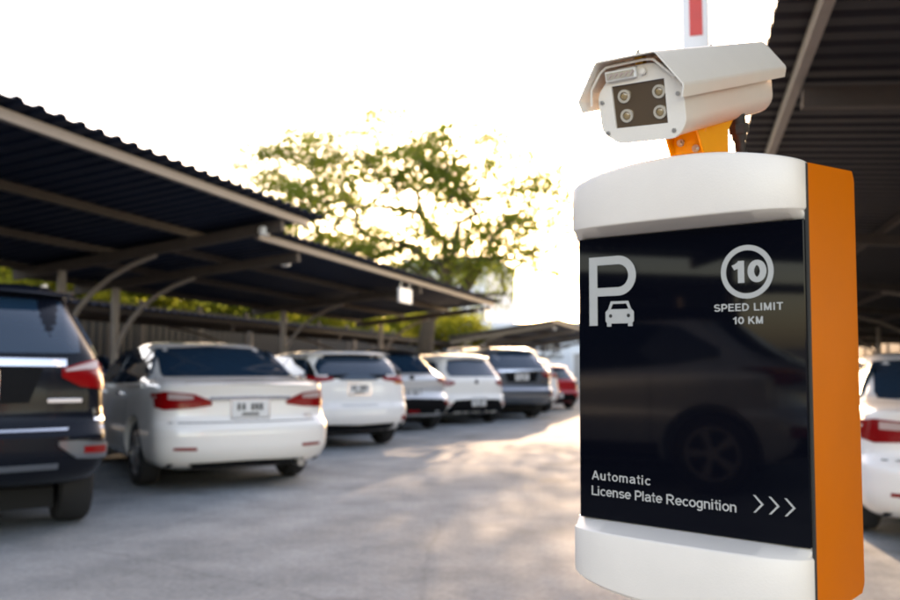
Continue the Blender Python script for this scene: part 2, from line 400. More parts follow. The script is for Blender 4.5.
def cut_wheels(body_me, spots, r, xin):
    o = bpy.data.objects.new('cut_tmp', body_me); col.objects.link(o)
    bm = B()
    for x, y, z in spots: disc(bm, (math.copysign(xin+.4, x), y, z), (1, 0, 0), r, .8, 28)
    cm = tomesh(bm); cm.materials.append(MATS['wheel_well']); c = bpy.data.objects.new('cutter_tmp', cm); col.objects.link(c)
    md = o.modifiers.new('b', 'BOOLEAN'); md.object = c; md.operation = 'DIFFERENCE'; md.solver = 'EXACT'; md.material_mode = 'TRANSFER'
    dg = bpy.context.evaluated_depsgraph_get(); me = bpy.data.meshes.new_from_object(o.evaluated_get(dg), depsgraph=dg)
    bpy.data.objects.remove(o); bpy.data.objects.remove(c); bpy.data.meshes.remove(cm)
    return me
_wheel_cache = {}
def add_wheel(root, x, y, r, wd=.21, rim_r=.225):
    sg = math.copysign(1, x); key = (r, wd, rim_r, sg)
    if key not in _wheel_cache:
        bm = B(); prof = [(rim_r, -wd/2+.02), (rim_r+.02, -wd/2), (r-.03, -wd/2+.005), (r-.008, -wd/2+.03), (r, 0), (r-.008, wd/2-.03), (r-.03, wd/2-.005), (rim_r+.02, wd/2), (rim_r, wd/2-.02)]
        n = 32; V = [[bm.verts.new((px, pr*math.cos(2*math.pi*k/n), pr*math.sin(2*math.pi*k/n))) for pr, px in prof] for k in range(n)]
        for k in range(n):
            a, b = V[k], V[(k+1) % n]
            for j in range(len(prof)): bm.faces.new((a[j], a[(j+1) % len(prof)], b[(j+1) % len(prof)], b[j]))
        ty = tomesh(bm); ty.materials.append(MATS['tyre_rubber'])
        bm = B(); disc(bm, (0, 0, 0), (1, 0, 0), rim_r-.004, wd-.07, 28); hub = tomesh(bm); hub.materials.append(MATS['black_trim'])
        bm = B(); ring(bm, (sg*(wd/2-.035), 0, 0), (1, 0, 0), rim_r, rim_r-.022, .05, 32)
        for k in range(5):
            a = 2*math.pi*k/5
            for da in (-.11, .11): beam(bm, (sg*(wd/2-.03), .03*math.cos(a), .03*math.sin(a)), (sg*(wd/2-.028), (rim_r-.012)*math.cos(a+da), (rim_r-.012)*math.sin(a+da)), .03, .028, up=(1, 0, 0))
        disc(bm, (sg*(wd/2-.024), 0, 0), (1, 0, 0), .055, .04, 16); rim = tomesh(bm); rim.materials.append(MATS['alloy'])
        for me in (ty, hub):
            for p in me.polygons: p.use_smooth = True
            me.set_sharp_from_angle(angle=R(35))
        _wheel_cache[key] = (hub, ty, rim)
    hub, ty, rim = _wheel_cache[key]
    h = link('wheel', hub, None, root); h.location = (x, y, r)
    link('tyre', ty, None, h); link('rim', rim, None, h)

def plate(root, c, x, z, w_=.34, h_=.15, off=.012, txt=('1234',)):
    """licence plate: white plate, dark blurred characters as raised blocks"""
    p = c.rear(x, z, off); bm = B(); box(bm, (0, 0, 0), (w_, .012, h_), bev=.004, seg=1)
    o = link('licence_plate', tomesh(bm), 'plate_white', root); o.location = p
    bm = B()
    rows = [(-.11, .02), (-.065, .02), (.02, .02), (.06, .02), (.10, .02)]
    for i, (u, v) in enumerate(rows):
        k = w_/.34
        box(bm, (u*k, -.0085, v*k), (.026*k, .005, .062*k)); box(bm, (u*k, -.0105, v*k), (.010*k, .004, .022*k))
    box(bm, (0, -.0085, -.045*w_/.34), (.16*w_/.34, .005, .022))
    link('characters', tomesh(bm), 'plate_ink', o)
    bm = B()
    for t in ((w_+.03, .016, h_/2+.008), (w_+.03, .016, -h_/2-.008)): box(bm, (0, .003, t[2]), (t[0], .014, .016))
    for sx in (-1, 1): box(bm, (sx*(w_/2+.008), .003, 0), (.016, .0138, h_))
    link('plate_frame', tomesh(bm), 'chrome', o)

def sm(bm, name, m, root, ang=32):
    return link(name, tomesh(bm), m, root, smooth=ang)

def build_car(name, loc_rr, heading, kind, paint, label, group=None, **kw):
    """loc_rr = ground point of the rear right tyre; heading degrees left of +Y"""
    K = KINDS[kind]; c = K['car']; root = empty(name)
    tr, ro, wr = K['track']/2, K['rear_over'], K['wheel']
    a = R(heading); Mr = Matrix.Rotation(a, 3, 'Z')
    off = Mr@Vector(((-tr if kw.get('left_wheel') else tr), ro, 0)); root.location = Vector((loc_rr[0], loc_rr[1], 0))-off; root.rotation_euler = (0, 0, a)
    spots = [(sx*tr, y, wr+.01) for sx in (-1, 1) for y in (ro, ro+K['base'])]
    key = ('body', kind)
    if key not in _wheel_cache:
        me = tomesh(c.body()); me.materials.append(MATS['car_white']); _wheel_cache[key] = cut_wheels(me, spots, wr+K.get('gap', .05), tr-.16)
    me = _wheel_cache[key].copy(); me.materials.clear(); me.materials.append(MATS[paint]); me.materials.append(MATS['wheel_well'])
    for p in me.polygons: p.use_smooth = True
    me.set_sharp_from_angle(angle=R(34)); o = bpy.data.objects.new('body', me); col.objects.link(o); o.parent = root
    for x, y, z in spots: add_wheel(root, x-math.copysign(.03, x), y, wr, K.get('tw', .21), K.get('rim', .22))
    bm = B(); box(bm, (0, c.L/2, .24), (1.2, c.L-1.0, .14)); link('underbody', tomesh(bm), 'wheel_well', root)
    K['detail'](root, c, paint)
    if kw.get('low'):                                     # a lower-built car: body squatter, wheels kept round
        root.scale.z = kw['low']
        for ch in root.children:
            if ch.name.startswith('wheel'): ch.scale.z = 1/kw['low']; ch.location.z = wr/kw['low']
    cat = 'car'
    return setprops(root, label, cat, group)

def mirror_part(root, c, y, z, paint):
    for sg in (-1, 1):
        p = c.side(y, z, sg); bm = B(); box(bm, (p.x+sg*.13, p.y, p.z+.06), (.20, .11, .14), bev=.04, seg=3); beam(bm, (p.x-sg*.02, p.y, p.z+.01), (p.x+sg*.08, p.y, p.z+.04), .05, .03)
        sm(bm, 'wing_mirror', paint, root)
def handles(root, c, ys, z):
    for sg in (-1, 1):
        for y in ys:
            p = c.side(y, z, sg, .012); bm = B(); box(bm, p, (.03, .2, .03), bev=.01); sm(bm, 'door_handle', 'chrome', root)
def seams(root, c, ys, zb, zt):
    for sg in (-1, 1):
        for y in ys:
            bm = B(); c.patch_side(bm, sg, [y-.005, y+.005], [zb]*2, [zt]*2, .0015, .01, 8); link('door_seam', tomesh(bm), 'dark_seam', root)
def pillar_windows(root, c, quads, m='sky_tint_glass'):
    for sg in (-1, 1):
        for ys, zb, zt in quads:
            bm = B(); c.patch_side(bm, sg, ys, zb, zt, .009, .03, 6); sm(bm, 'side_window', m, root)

def det_sedan(root, c, paint):
    bm = B(); c.patch_rear(bm, [-.66, -.57, 0, .57, .66], [1.085, 1.082, 1.085, 1.082, 1.085], [1.13, 1.385, 1.415, 1.385, 1.13], .016, .03, 8); sm(bm, 'rear_window', 'sky_tint_glass', root)
    pillar_windows(root, c, [([.98, 1.3, 2.35], [1.03, 1.02, 1.0], [1.12, 1.36, 1.405]), ([2.42, 3.0, 3.42], [1.0, .99, .99], [1.405, 1.36, 1.10])])
    for sg in (-1, 1):
        bm = B(); c.patch_rear(bm, [sg*.37, sg*.54, sg*.78, sg*.845], [.815, .79, .775, .80], [.855, .925, .95, .93], .008, .04); l = sm(bm, 'tail_light', 'lamp_red', root)
        bm = B(); c.patch_rear(bm, [sg*.54, sg*.66, sg*.75], [.875, .87, .875], [.905, .925, .93], .012, .02); sm(bm, 'indicator_lens', 'lamp_clear', l)
        bm = B(); c.patch_rear(bm, [sg*.52, sg*.72], [.40, .405], [.43, .432], .006, .02); sm(bm, 'reflector', 'lamp_red', root)
    bm = B(); c.patch_rear(bm, [-.40, 0, .40], [.862, .868, .862], [.895, .902, .895], .02, .04); sm(bm, 'chrome_strip', 'chrome', root)
    bm = B(); c.patch_rear(bm, [-.74, 0, .74], [.215, .225, .215], [.275, .285, .275], .012, .05); sm(bm, 'diffuser', 'black_trim', root)
    bm = B(); c.patch_rear(bm, [-.88, -.5, 0, .5, .88], [.655, .652, .65, .652, .655], [.663, .660, .658, .660, .663], .005, .03, 2); sm(bm, 'bumper_seam', 'dark_seam', root)
    bm = B(); c.patch_rear(bm, [-.6, 0, .6], [1.0, 1.015, 1.0], [1.035, 1.05, 1.035], .02, .05); sm(bm, 'boot_lip', paint, root)
    plate(root, c, 0, .775, .36, .16); mirror_part(root, c, 3.35, 1.0, paint); handles(root, c, (1.75, 2.7), .90); seams(root, c, (1.42, 2.38, 3.42), .34, .98)
    bm = B(); p = c.rear(.60, .70, .01); box(bm, p, (.10, .008, .025), bev=.003); link('badge', tomesh(bm), 'chrome', root)
    bm = B(); tube(bm, [(.5, .2, .25), (.5, .0, .24)], .035, 12); sm(bm, 'exhaust', 'steel', root)
    for sg in (-1, 1):
        bm = B(); c.patch_side(bm, sg, [.9, 2.4, 3.5], [.985, .955, .95], [1.0, .97, .962], .008, .02); sm(bm, 'window_trim', 'chrome', root)

def det_big_suv(root, c, paint):
    bm = B(); c.patch_rear(bm, [-.70, -.60, 0, .60, .70], [1.27, 1.265, 1.265, 1.265, 1.27], [1.40, 1.645, 1.67, 1.645, 1.40], .006, .02, 8); sm(bm, 'rear_window', 'sky_tint_glass', root)
    pillar_windows(root, c, [([.45, .65, 1.25], [1.25]*3, [1.33, 1.55, 1.63]), ([1.32, 2.35], [1.23, 1.21], [1.63, 1.64]), ([2.42, 3.0, 3.45], [1.21, 1.2, 1.19], [1.64, 1.60, 1.27])])
    for sg in (-1, 1):
        bm = B(); c.patch_rear(bm, [sg*.58, sg*.70, sg*.85, sg*.892], [1.10, 1.035, 1.015, 1.03], [1.16, 1.20, 1.24, 1.25], .012, .05); l = sm(bm, 'tail_light', 'lamp_red', root)
        bm = B(); c.patch_rear(bm, [sg*.60, sg*.72, sg*.86, sg*.888], [1.14, 1.155, 1.165, 1.175], [1.155, 1.192, 1.232, 1.242], .018, .03); sm(bm, 'indicator_lens', 'lamp_clear', l)
        bm = B(); c.patch_rear(bm, [sg*.56, sg*.68, sg*.885], [.64, .55, .535], [.672, .672, .645], .016, .05); f = sm(bm, 'fog_surround', 'car_grey', root)
        bm = B(); c.patch_rear(bm, [sg*.72, sg*.86], [.585, .578], [.632, .628], .024, .03); sm(bm, 'reflector', 'lamp_red', f)
        bm = B(); c.patch_rear(bm, [sg*.80, sg*.89], [.80, .80], [.885, .895], .008, .02); sm(bm, 'corner_trim', 'chrome', root)
        pts = [c.side(y, c.z[-3], sg) for y in (.7, 1.5, 2.4, 3.0)]; bm = B(); tube(bm, [(p.x*.93, p.y, p.z+(.045 if 0 < i < 3 else .01)) for i, p in enumerate(pts)], .02, 8); sm(bm, 'roof_rail', 'alloy', root)
    bm = B(); c.patch_rear(bm, [-.60, 0, .60], [1.175, 1.18, 1.175], [1.225, 1.235, 1.225], .024, .04); sm(bm, 'chrome_strip', 'chrome', root)
    bm = B(); c.patch_rear(bm, [-.46, -.38, 0, .38, .46], [1.15, .93, .92, .93, 1.15], [1.165, 1.168, 1.17, 1.168, 1.165], .004, .02); sm(bm, 'plate_recess', 'black_trim', root)
    bm = B(); c.patch_rear(bm, [-.56, 0, .56], [.485, .475, .485], [.525, .518, .525], .018, .05); sm(bm, 'bumper_guard', 'car_grey', root)
    bm = B(); c.patch_rear(bm, [-.86, 0, .86], [.745, .74, .745], [.76, .755, .76], .014, .03, 2); sm(bm, 'bumper_seam', 'chrome', root)
    bm = B(); c.patch_rear(bm, [-.62, 0, .62], [1.685, 1.71, 1.685], [1.72, 1.755, 1.72], .10, .16); sm(bm, 'roof_spoiler', paint, root)
    bm = B(); p = c.rear(.60, .94, .008); box(bm, p, (.22, .008, .028), bev=.003); link('badge', tomesh(bm), 'chrome', root)
    plate(root, c, 0, 1.05, .36, .16, .016); mirror_part(root, c, 3.4, 1.2, paint); handles(root, c, (1.6, 2.7), 1.08); seams(root, c, (1.28, 2.38, 3.5), .5, 1.15)
    bm = B(); tube(bm, [(0, .24, 1.29), (.28, .26, 1.33)], .012, 6); sm(bm, 'wiper', 'black_trim', root)

def det_mpv(root, c, paint):
    bm = B(); c.patch_rear(bm, [-.80, -.66, 0, .66, .80], [1.02]*5, [1.122, 1.364, 1.382, 1.364, 1.122], .003, .02, 8); sm(bm, 'dark_surround', 'black_trim', root)
    bm = B(); c.patch_rear(bm, [-.62, -.52, 0, .52, .62], [1.079, 1.08, 1.085, 1.08, 1.079], [1.209, 1.333, 1.351, 1.333, 1.209], .008, .02, 8); sm(bm, 'rear_window', 'sky_tint_glass', root)
    pillar_windows(root, c, [([.26, .5, 1.2], [1.08]*3, [1.147, 1.308, 1.351]), ([1.26, 2.2], [1.06, 1.04], [1.351, 1.358]), ([2.27, 2.9, 3.35], [1.04, 1.03, 1.02], [1.358, 1.32, 1.085])])
    for sg in (-1, 1):
        bm = B(); c.patch_rear(bm, [sg*.40, sg*.60, sg*.83], [1.0, .975, .965], [1.045, 1.055, 1.075], .012, .05); l = sm(bm, 'tail_light', 'lamp_red', root)
        bm = B(); c.patch_rear(bm, [sg*.60, sg*.84], [.945, .94], [.972, .968], .012, .03); sm(bm, 'indicator_lens', 'lamp_amber', l)
        bm = B(); c.patch_rear(bm, [sg*.70, sg*.83], [.40, .40], [.47, .48], .012, .04); sm(bm, 'reflector', 'lamp_red', root)
    bm = B(); c.patch_rear(bm, [-.30, -.15, 0, .15, .30], [1.0, 1.0, 1.0, 1.0, 1.0], [1.03, 1.085, 1.097, 1.085, 1.03], .02, .04); sm(bm, 'tailgate_garnish', 'sky_tint_glass', root)
    bm = B(); c.patch_rear(bm, [-.72, 0, .72], [.26, .25, .26], [.37, .345, .37], .010, .05); sm(bm, 'bumper_guard', 'black_trim', root)
    bm = B(); c.patch_rear(bm, [-.8, 0, .8], [.64, .63, .64], [.648, .638, .648], .002, .02, 2); sm(bm, 'bumper_seam', 'dark_seam', root)
    bm = B(); c.patch_rear(bm, [-.60, 0, .60], [1.379, 1.395, 1.379], [1.404, 1.426, 1.404], .13, .2); sm(bm, 'roof_spoiler', paint, root)
    plate(root, c, 0, .87, .34, .15); mirror_part(root, c, 3.2, 1.04, paint); handles(root, c, (1.5, 2.5), .95); seams(root, c, (1.22, 2.22, 3.3), .4, 1.02)

def det_crossover(root, c, paint):
    bm = B(); c.patch_rear(bm, [-.62, -.50, 0, .50, .62], [1.10, 1.09, 1.09, 1.09, 1.10], [1.20, 1.42, 1.45, 1.42, 1.20], .005, .02, 8); sm(bm, 'rear_window', 'sky_tint_glass', root)
    pillar_windows(root, c, [([.75, 1.1, 2.0], [1.12, 1.06, 1.02], [1.18, 1.38, 1.46]), ([2.07, 2.7, 3.15], [1.02, 1.0, 1.0], [1.46, 1.42, 1.08])])
    for sg in (-1, 1):
        bm = B(); c.patch_rear(bm, [sg*.56, sg*.68, sg*.82], [.95, .90, .89], [.985, 1.005, 1.03], .03, .07); l = sm(bm, 'tail_light', 'lamp_red', root)
        bm = B(); c.patch_rear(bm, [sg*.60, sg*.80], [.97, .985], [1.0, 1.035], .036, .05); sm(bm, 'indicator_lens', 'lamp_amber', l)
        bm = B(); c.patch_rear(bm, [sg*.70, sg*.84], [.50, .48], [.56, .58], .014, .04); sm(bm, 'reflector', 'lamp_red', root)
    bm = B(); c.patch_rear(bm, [-.80, -.62, 0, .62, .80], [.28, .26, .26, .26, .28], [.50, .60, .62, .60, .50], .008, .04); sm(bm, 'lower_cladding', 'black_trim', root)
    bm = B(); c.patch_rear(bm, [-.12, .12], [.34, .34], [.40, .40], .014, .03); sm(bm, 'fog_light', 'lamp_red', root)
    bm = B(); disc(bm, c.rear(0, 1.0, .01), (0, 1, 0), .05, .014, 20); sm(bm, 'badge', 'chrome', root)
    bm = B(); zs = [1.43, 1.47, 1.50, 1.52, 1.535, 1.548, 1.556, 1.56]; rgs = []
    for z in zs:
        o_ = c.outline(z); my = (c.yr(z)+c.yf(z))/2; rgs.append([bm.verts.new((x*1.012, my+(y-my)*1.008, zz+.004)) for x, y, zz in o_])
    for a, b in zip(rgs, rgs[1:]):
        for k in range(len(a)): bm.faces.new((a[k], a[(k+1) % len(a)], b[(k+1) % len(a)], b[k]))
    bm.faces.new(rgs[-1]); sm(bm, 'roof_panel', 'black_trim', root)
    bm = B(); c.patch_rear(bm, [-.55, 0, .55], [1.44, 1.47, 1.44], [1.48, 1.515, 1.48], .09, .16); sm(bm, 'roof_spoiler', 'black_trim', root)
    for sg in (-1, 1):
        bm = B(); c.patch_side(bm, sg, [1.25, 2.9], [.27, .27], [.42, .42], .008, .03); sm(bm, 'sill_cladding', 'black_trim', root)
    plate(root, c, 0, .70, .34, .15); mirror_part(root, c, 3.0, 1.02, paint); seams(root, c, (1.3, 2.02, 3.1), .42, .98)

def det_hatch(root, c, paint):
    bm = B(); c.patch_rear(bm, [-.60, -.48, 0, .48, .60], [1.02, 1.01, 1.01, 1.01, 1.02], [1.15, 1.36, 1.385, 1.36, 1.15], .006, .02, 8); sm(bm, 'rear_window', 'sky_tint_glass', root)
    pillar_windows(root, c, [([.45, .7, 1.55], [1.0, .98, .95], [1.1, 1.32, 1.40]), ([1.62, 2.3, 2.75], [.95, .94, .94], [1.40, 1.36, 1.02])])
    for sg in (-1, 1):
        bm = B(); c.patch_rear(bm, [sg*.52, sg*.64, sg*.81], [.86, .815, .80], [.90, .935, .945], .014, .05); l = sm(bm, 'tail_light', 'lamp_red', root)
        bm = B(); c.patch_rear(bm, [sg*.58, sg*.72], [.865, .86], [.885, .888], .020, .03); sm(bm, 'indicator_lens', 'lamp_clear', l)
        bm = B(); c.patch_rear(bm, [sg*.62, sg*.76], [.42, .42], [.45, .452], .010, .03); sm(bm, 'reflector', 'lamp_red', root)
    bm = B(); c.patch_rear(bm, [-.70, -.55, 0, .55, .70], [.24, .23, .23, .23, .24], [.34, .52, .54, .52, .34], .008, .04); sm(bm, 'bumper_insert', 'black_trim', root)
    bm = B(); c.patch_rear(bm, [-.52, 0, .52], [1.39, 1.42, 1.39], [1.425, 1.465, 1.425], .10, .17); sm(bm, 'roof_spoiler', paint, root)
    bm = B(); disc(bm, c.rear(0, .9, .008), (0, 1, 0), .045, .014, 20); sm(bm, 'badge', 'chrome', root)
    plate(root, c, 0, .47, .34, .15, .02); mirror_part(root, c, 2.65, .95, paint); handles(root, c, (1.1, 2.0), .86); seams(root, c, (.95, 1.58, 2.7), .36, .93)

def det_red_hatch(root, c, paint):
    det_hatch(root, c, paint)

sedan_sec = [(.20, .30, .45, .74), (.235, .13, .28, .82), (.30, .05, .12, .875), (.42, .0, .03, .905), (.55, -.005, 0, .912), (.63, .015, .03, .908), (.665, .06, .07, .903), (.72, .085, .16, .898),
             (.85, .085, .42, .885), (.95, .055, .95, .862), (1.005, .035, 1.22, .838), (1.03, .10, 1.36, .818), (1.06, .40, 1.48, .79), (1.085, .62, 1.56, .772), (1.20, .92, 1.80, .72), (1.32, 1.24, 2.06, .655), (1.40, 1.48, 2.27, .605), (1.44, 1.68, 2.42, .55), (1.462, 1.95, 2.6, .46), (1.472, 2.3, 2.8, .32)]
suv_sec = [(.34, .34, .5, .76), (.38, .16, .3, .84), (.46, .05, .15, .90), (.58, .0, .03, .928), (.70, .0, 0, .932), (.76, .05, .03, .93), (.84, .085, .06, .925), (1.0, .09, .16, .918), (1.12, .10, .45, .905), (1.2, .115, 1.05, .885), (1.25, .13, 1.38, .866),
           (1.38, .22, 1.66, .81), (1.53, .34, 2.0, .74), (1.64, .45, 2.25, .69), (1.71, .49, 2.42, .64), (1.76, .56, 2.55, .57), (1.785, .72, 2.75, .46), (1.795, 1.1, 3.0, .3)]
mpv_sec = [(.23, .34, .45, .70), (.27, .14, .28, .79), (.35, .04, .12, .845), (.48, .0, .03, .868), (.60, .01, 0, .872), (.66, .045, .03, .87), (.80, .065, .10, .865), (.95, .075, .45, .852), (1.02, .09, .95, .838), (1.06, .105, 1.18, .822),
           (1.25, .19, 1.5, .765), (1.42, .29, 1.8, .705), (1.54, .37, 2.0, .66), (1.60, .40, 2.15, .61), (1.645, .47, 2.3, .53), (1.668, .66, 2.5, .42), (1.676, 1.0, 2.75, .28)]
cross_sec = [(.24, .34, .45, .72), (.28, .14, .28, .82), (.36, .04, .12, .87), (.50, .0, .03, .898), (.62, .02, 0, .90), (.70, .10, .03, .89), (.85, .12, .15, .882), (.95, .10, .45, .872), (1.02, .14, .98, .85), (1.07, .26, 1.2, .815),
             (1.20, .50, 1.5, .755), (1.36, .72, 1.8, .68), (1.45, .84, 1.98, .63), (1.50, .92, 2.1, .58), (1.535, 1.05, 2.25, .49), (1.553, 1.3, 2.5, .37), (1.56, 1.6, 2.7, .24)]
hatch_sec = [(.20, .30, .4, .70), (.235, .12, .25, .78), (.31, .03, .1, .825), (.44, .0, .02, .845), (.56, .015, 0, .848), (.63, .06, .03, .845), (.80, .075, .15, .838), (.92, .085, .55, .82), (.98, .115, .9, .80), (1.02, .15, 1.05, .785),
             (1.15, .27, 1.3, .735), (1.30, .40, 1.6, .665), (1.40, .48, 1.8, .61), (1.44, .53, 1.9, .56), (1.475, .64, 2.05, .47), (1.492, .85, 2.25, .35), (1.50, 1.15, 2.5, .22)]
mpv_sec = [(z if z < 1.06 else 1.06+(z-1.06)*.62, a, b, c_) for z, a, b, c_ in mpv_sec]
KINDS = dict(
    sedan=dict(car=Car(4.82, sedan_sec), track=1.60, rear_over=1.0, base=2.77, wheel=.325, detail=det_sedan),
    big_suv=dict(car=Car(4.80, suv_sec, cR=.34, nR=3.8), track=1.60, rear_over=.95, base=2.80, wheel=.385, rim=.25, tw=.25, detail=det_big_suv, gap=.07),
    mpv=dict(car=Car(4.44, mpv_sec, cR=.32, nR=3.6), track=1.52, rear_over=.82, base=2.68, wheel=.34, detail=det_mpv, gap=.06),
    crossover=dict(car=Car(4.38, cross_sec, cR=.44), track=1.57, rear_over=.82, base=2.64, wheel=.34, detail=det_crossover, gap=.06),
    hatch=dict(car=Car(3.86, hatch_sec, cR=.36), track=1.50, rear_over=.66, base=2.48, wheel=.30, rim=.20, tw=.19, detail=det_hatch))
GR = 'cars parked at an angle along the left carports'
build_car('parked_car', (-4.78, 5.72), 48, 'big_suv', 'car_black', 'black off-roader with chrome tailgate strip and roof rails', GR)
build_car('parked_car', (-4.49, 8.81), 48.5, 'sedan', 'car_pearl', 'pearl white sedan with wide red tail lights and chrome boot strip', GR)
build_car('parked_car', (-5.07, 13.06), 47, 'mpv', 'car_white', 'tall white wagon with black window surround beside the pearl sedan', GR)
build_car('parked_car', (-5.48, 16.68), 47, 'crossover', 'car_silver', 'pale silver crossover with black lower bumper and round badge, beside the tall wagon', GR)
build_car('parked_car', (-4.84, 18.98), 49, 'hatch', 'car_pearl', 'small white hatchback with its plate low in a black bumper', GR)
build_car('parked_car', (-4.36, 21.3), 43, 'big_suv', 'car_grey', 'grey metallic off-roader beside the small white hatchback', GR, low=.94)
build_car('parked_car', (-4.55, 23.94), 41, 'mpv', 'car_white', 'white wagon half hidden behind the grey off-roader', GR)
build_car('parked_car', (-4.25, 26.3), 38, 'hatch', 'car_red', 'red hatchback at the far end of the row', GR, low=.88)
build_car('parked_car', (.95, 7.05), 0, 'sedan', 'car_white', 'white sedan under the brown carport behind the orange kiosk', left_wheel=True, low=.88)
build_car('parked_car', (-4.6, -2.9), 55, 'crossover', 'car_silver', 'silver crossover seen only as a reflection in the black panel')
build_car('parked_car', (-11.2, 11.2), 238, 'hatch', 'car_blue', 'dark blue hatchback under the rear carport, seen past the sedan bonnet')
build_car('parked_car', (-11.4, 16.4), 238, 'sedan', 'car_dark', 'dark sedan under the rear carport behind the tall wagon')

# ------------------------------------------------------------ buildings and fence behind
def fence(X, label, Y=10, rot=0):
    r = empty('boundary_fence', (X, Y, 0), R(rot))
    pm = None
    for i in range(22):
        y = -24+i*3.0
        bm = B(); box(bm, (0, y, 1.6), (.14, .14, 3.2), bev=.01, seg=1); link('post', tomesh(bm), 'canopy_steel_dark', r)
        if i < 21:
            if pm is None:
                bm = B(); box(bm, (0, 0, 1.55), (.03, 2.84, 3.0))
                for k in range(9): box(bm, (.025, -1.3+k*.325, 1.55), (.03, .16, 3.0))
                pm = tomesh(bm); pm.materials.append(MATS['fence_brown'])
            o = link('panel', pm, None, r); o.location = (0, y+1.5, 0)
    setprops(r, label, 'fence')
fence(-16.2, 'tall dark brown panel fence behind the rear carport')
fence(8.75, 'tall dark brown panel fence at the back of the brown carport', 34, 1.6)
def building(name, label, x, y, wd, dp, ht, m, cols, rows, win, z0, dz, sill=True, openings=None, parapet=.4, rz=0):
    r = empty(name, (x, y, 0), rz)
    bm = B(); box(bm, (0, dp/2, ht/2), (wd, dp, ht)); link('wall', tomesh(bm), m, r)
    bm = B(); box(bm, (0, dp/2, ht+parapet/2), (wd+.5, dp+.5, parapet), bev=.04, seg=1); link('roof', tomesh(bm), 'wall_white', r)
    ww, wh = win; fm = None
    for i in range(cols):
        for j in range(rows):
            cx = -wd/2+wd*(i+.5)/cols; cz = z0+dz*j
            if fm is None:
                bm = B(); 
                for s in (-1, 1): box(bm, (s*(ww/2+.04), -.05, 0), (.08, .14, wh+.16)); box(bm, (0, -.05, s*(wh/2+.04)), (ww-.002, .138, .08))
                box(bm, (0, -.03, 0), (.05, .08, wh-.002)); fm = tomesh(bm); fm.materials.append(MATS['fixture_white'])
                bm = B(); box(bm, (0, -.005, 0), (ww, .03, wh)); gm = tomesh(bm); gm.materials.append(MATS['window_dark'])
                bm = B(); box(bm, (0, -.14, -wh/2-.13), (ww+.3, .3, .09)); sm_ = tomesh(bm); sm_.materials.append(MATS['concrete_trim'])
            f = link('window', gm, None, r); f.location = (cx, 0, cz)
            link('frame', fm, None, f)
            if sill: link('sill', sm_, None, f)
    for (ox, ow, oh) in openings or ():
        bm = B(); box(bm, (ox, -.01, oh/2), (ow, .05, oh)); d = link('door', tomesh(bm), 'shutter', r)
        bm = B()
        for s in (-1, 1): box(bm, (ox+s*(ow/2+.08), -.06, oh/2+.06), (.16, .16, oh+.12))
        box(bm, (ox, -.06, oh+.08), (ow-.002, .158, .16)); link('door_frame', tomesh(bm), 'fixture_white', d)
    return setprops(r, label, 'building')
building('low_building', 'low white building with shutter doors behind the distant carport', -9.5, 52, 16, 8, 3.6, 'wall_white', 5, 1, (1.2, .9), 2.6, 3, openings=[(-5.5, 2.2, 2.1), (-1.5, 2.2, 2.1), (2.5, 2.2, 2.1), (6, 2.0, 2.1)])
building('apartment_block', 'pale grey apartment block with rows of windows behind the tree', -28.5, 92, 9.5, 14, 13.2, 'wall_grey', 5, 4, (1.1, 1.5), 2.0, 3.2)

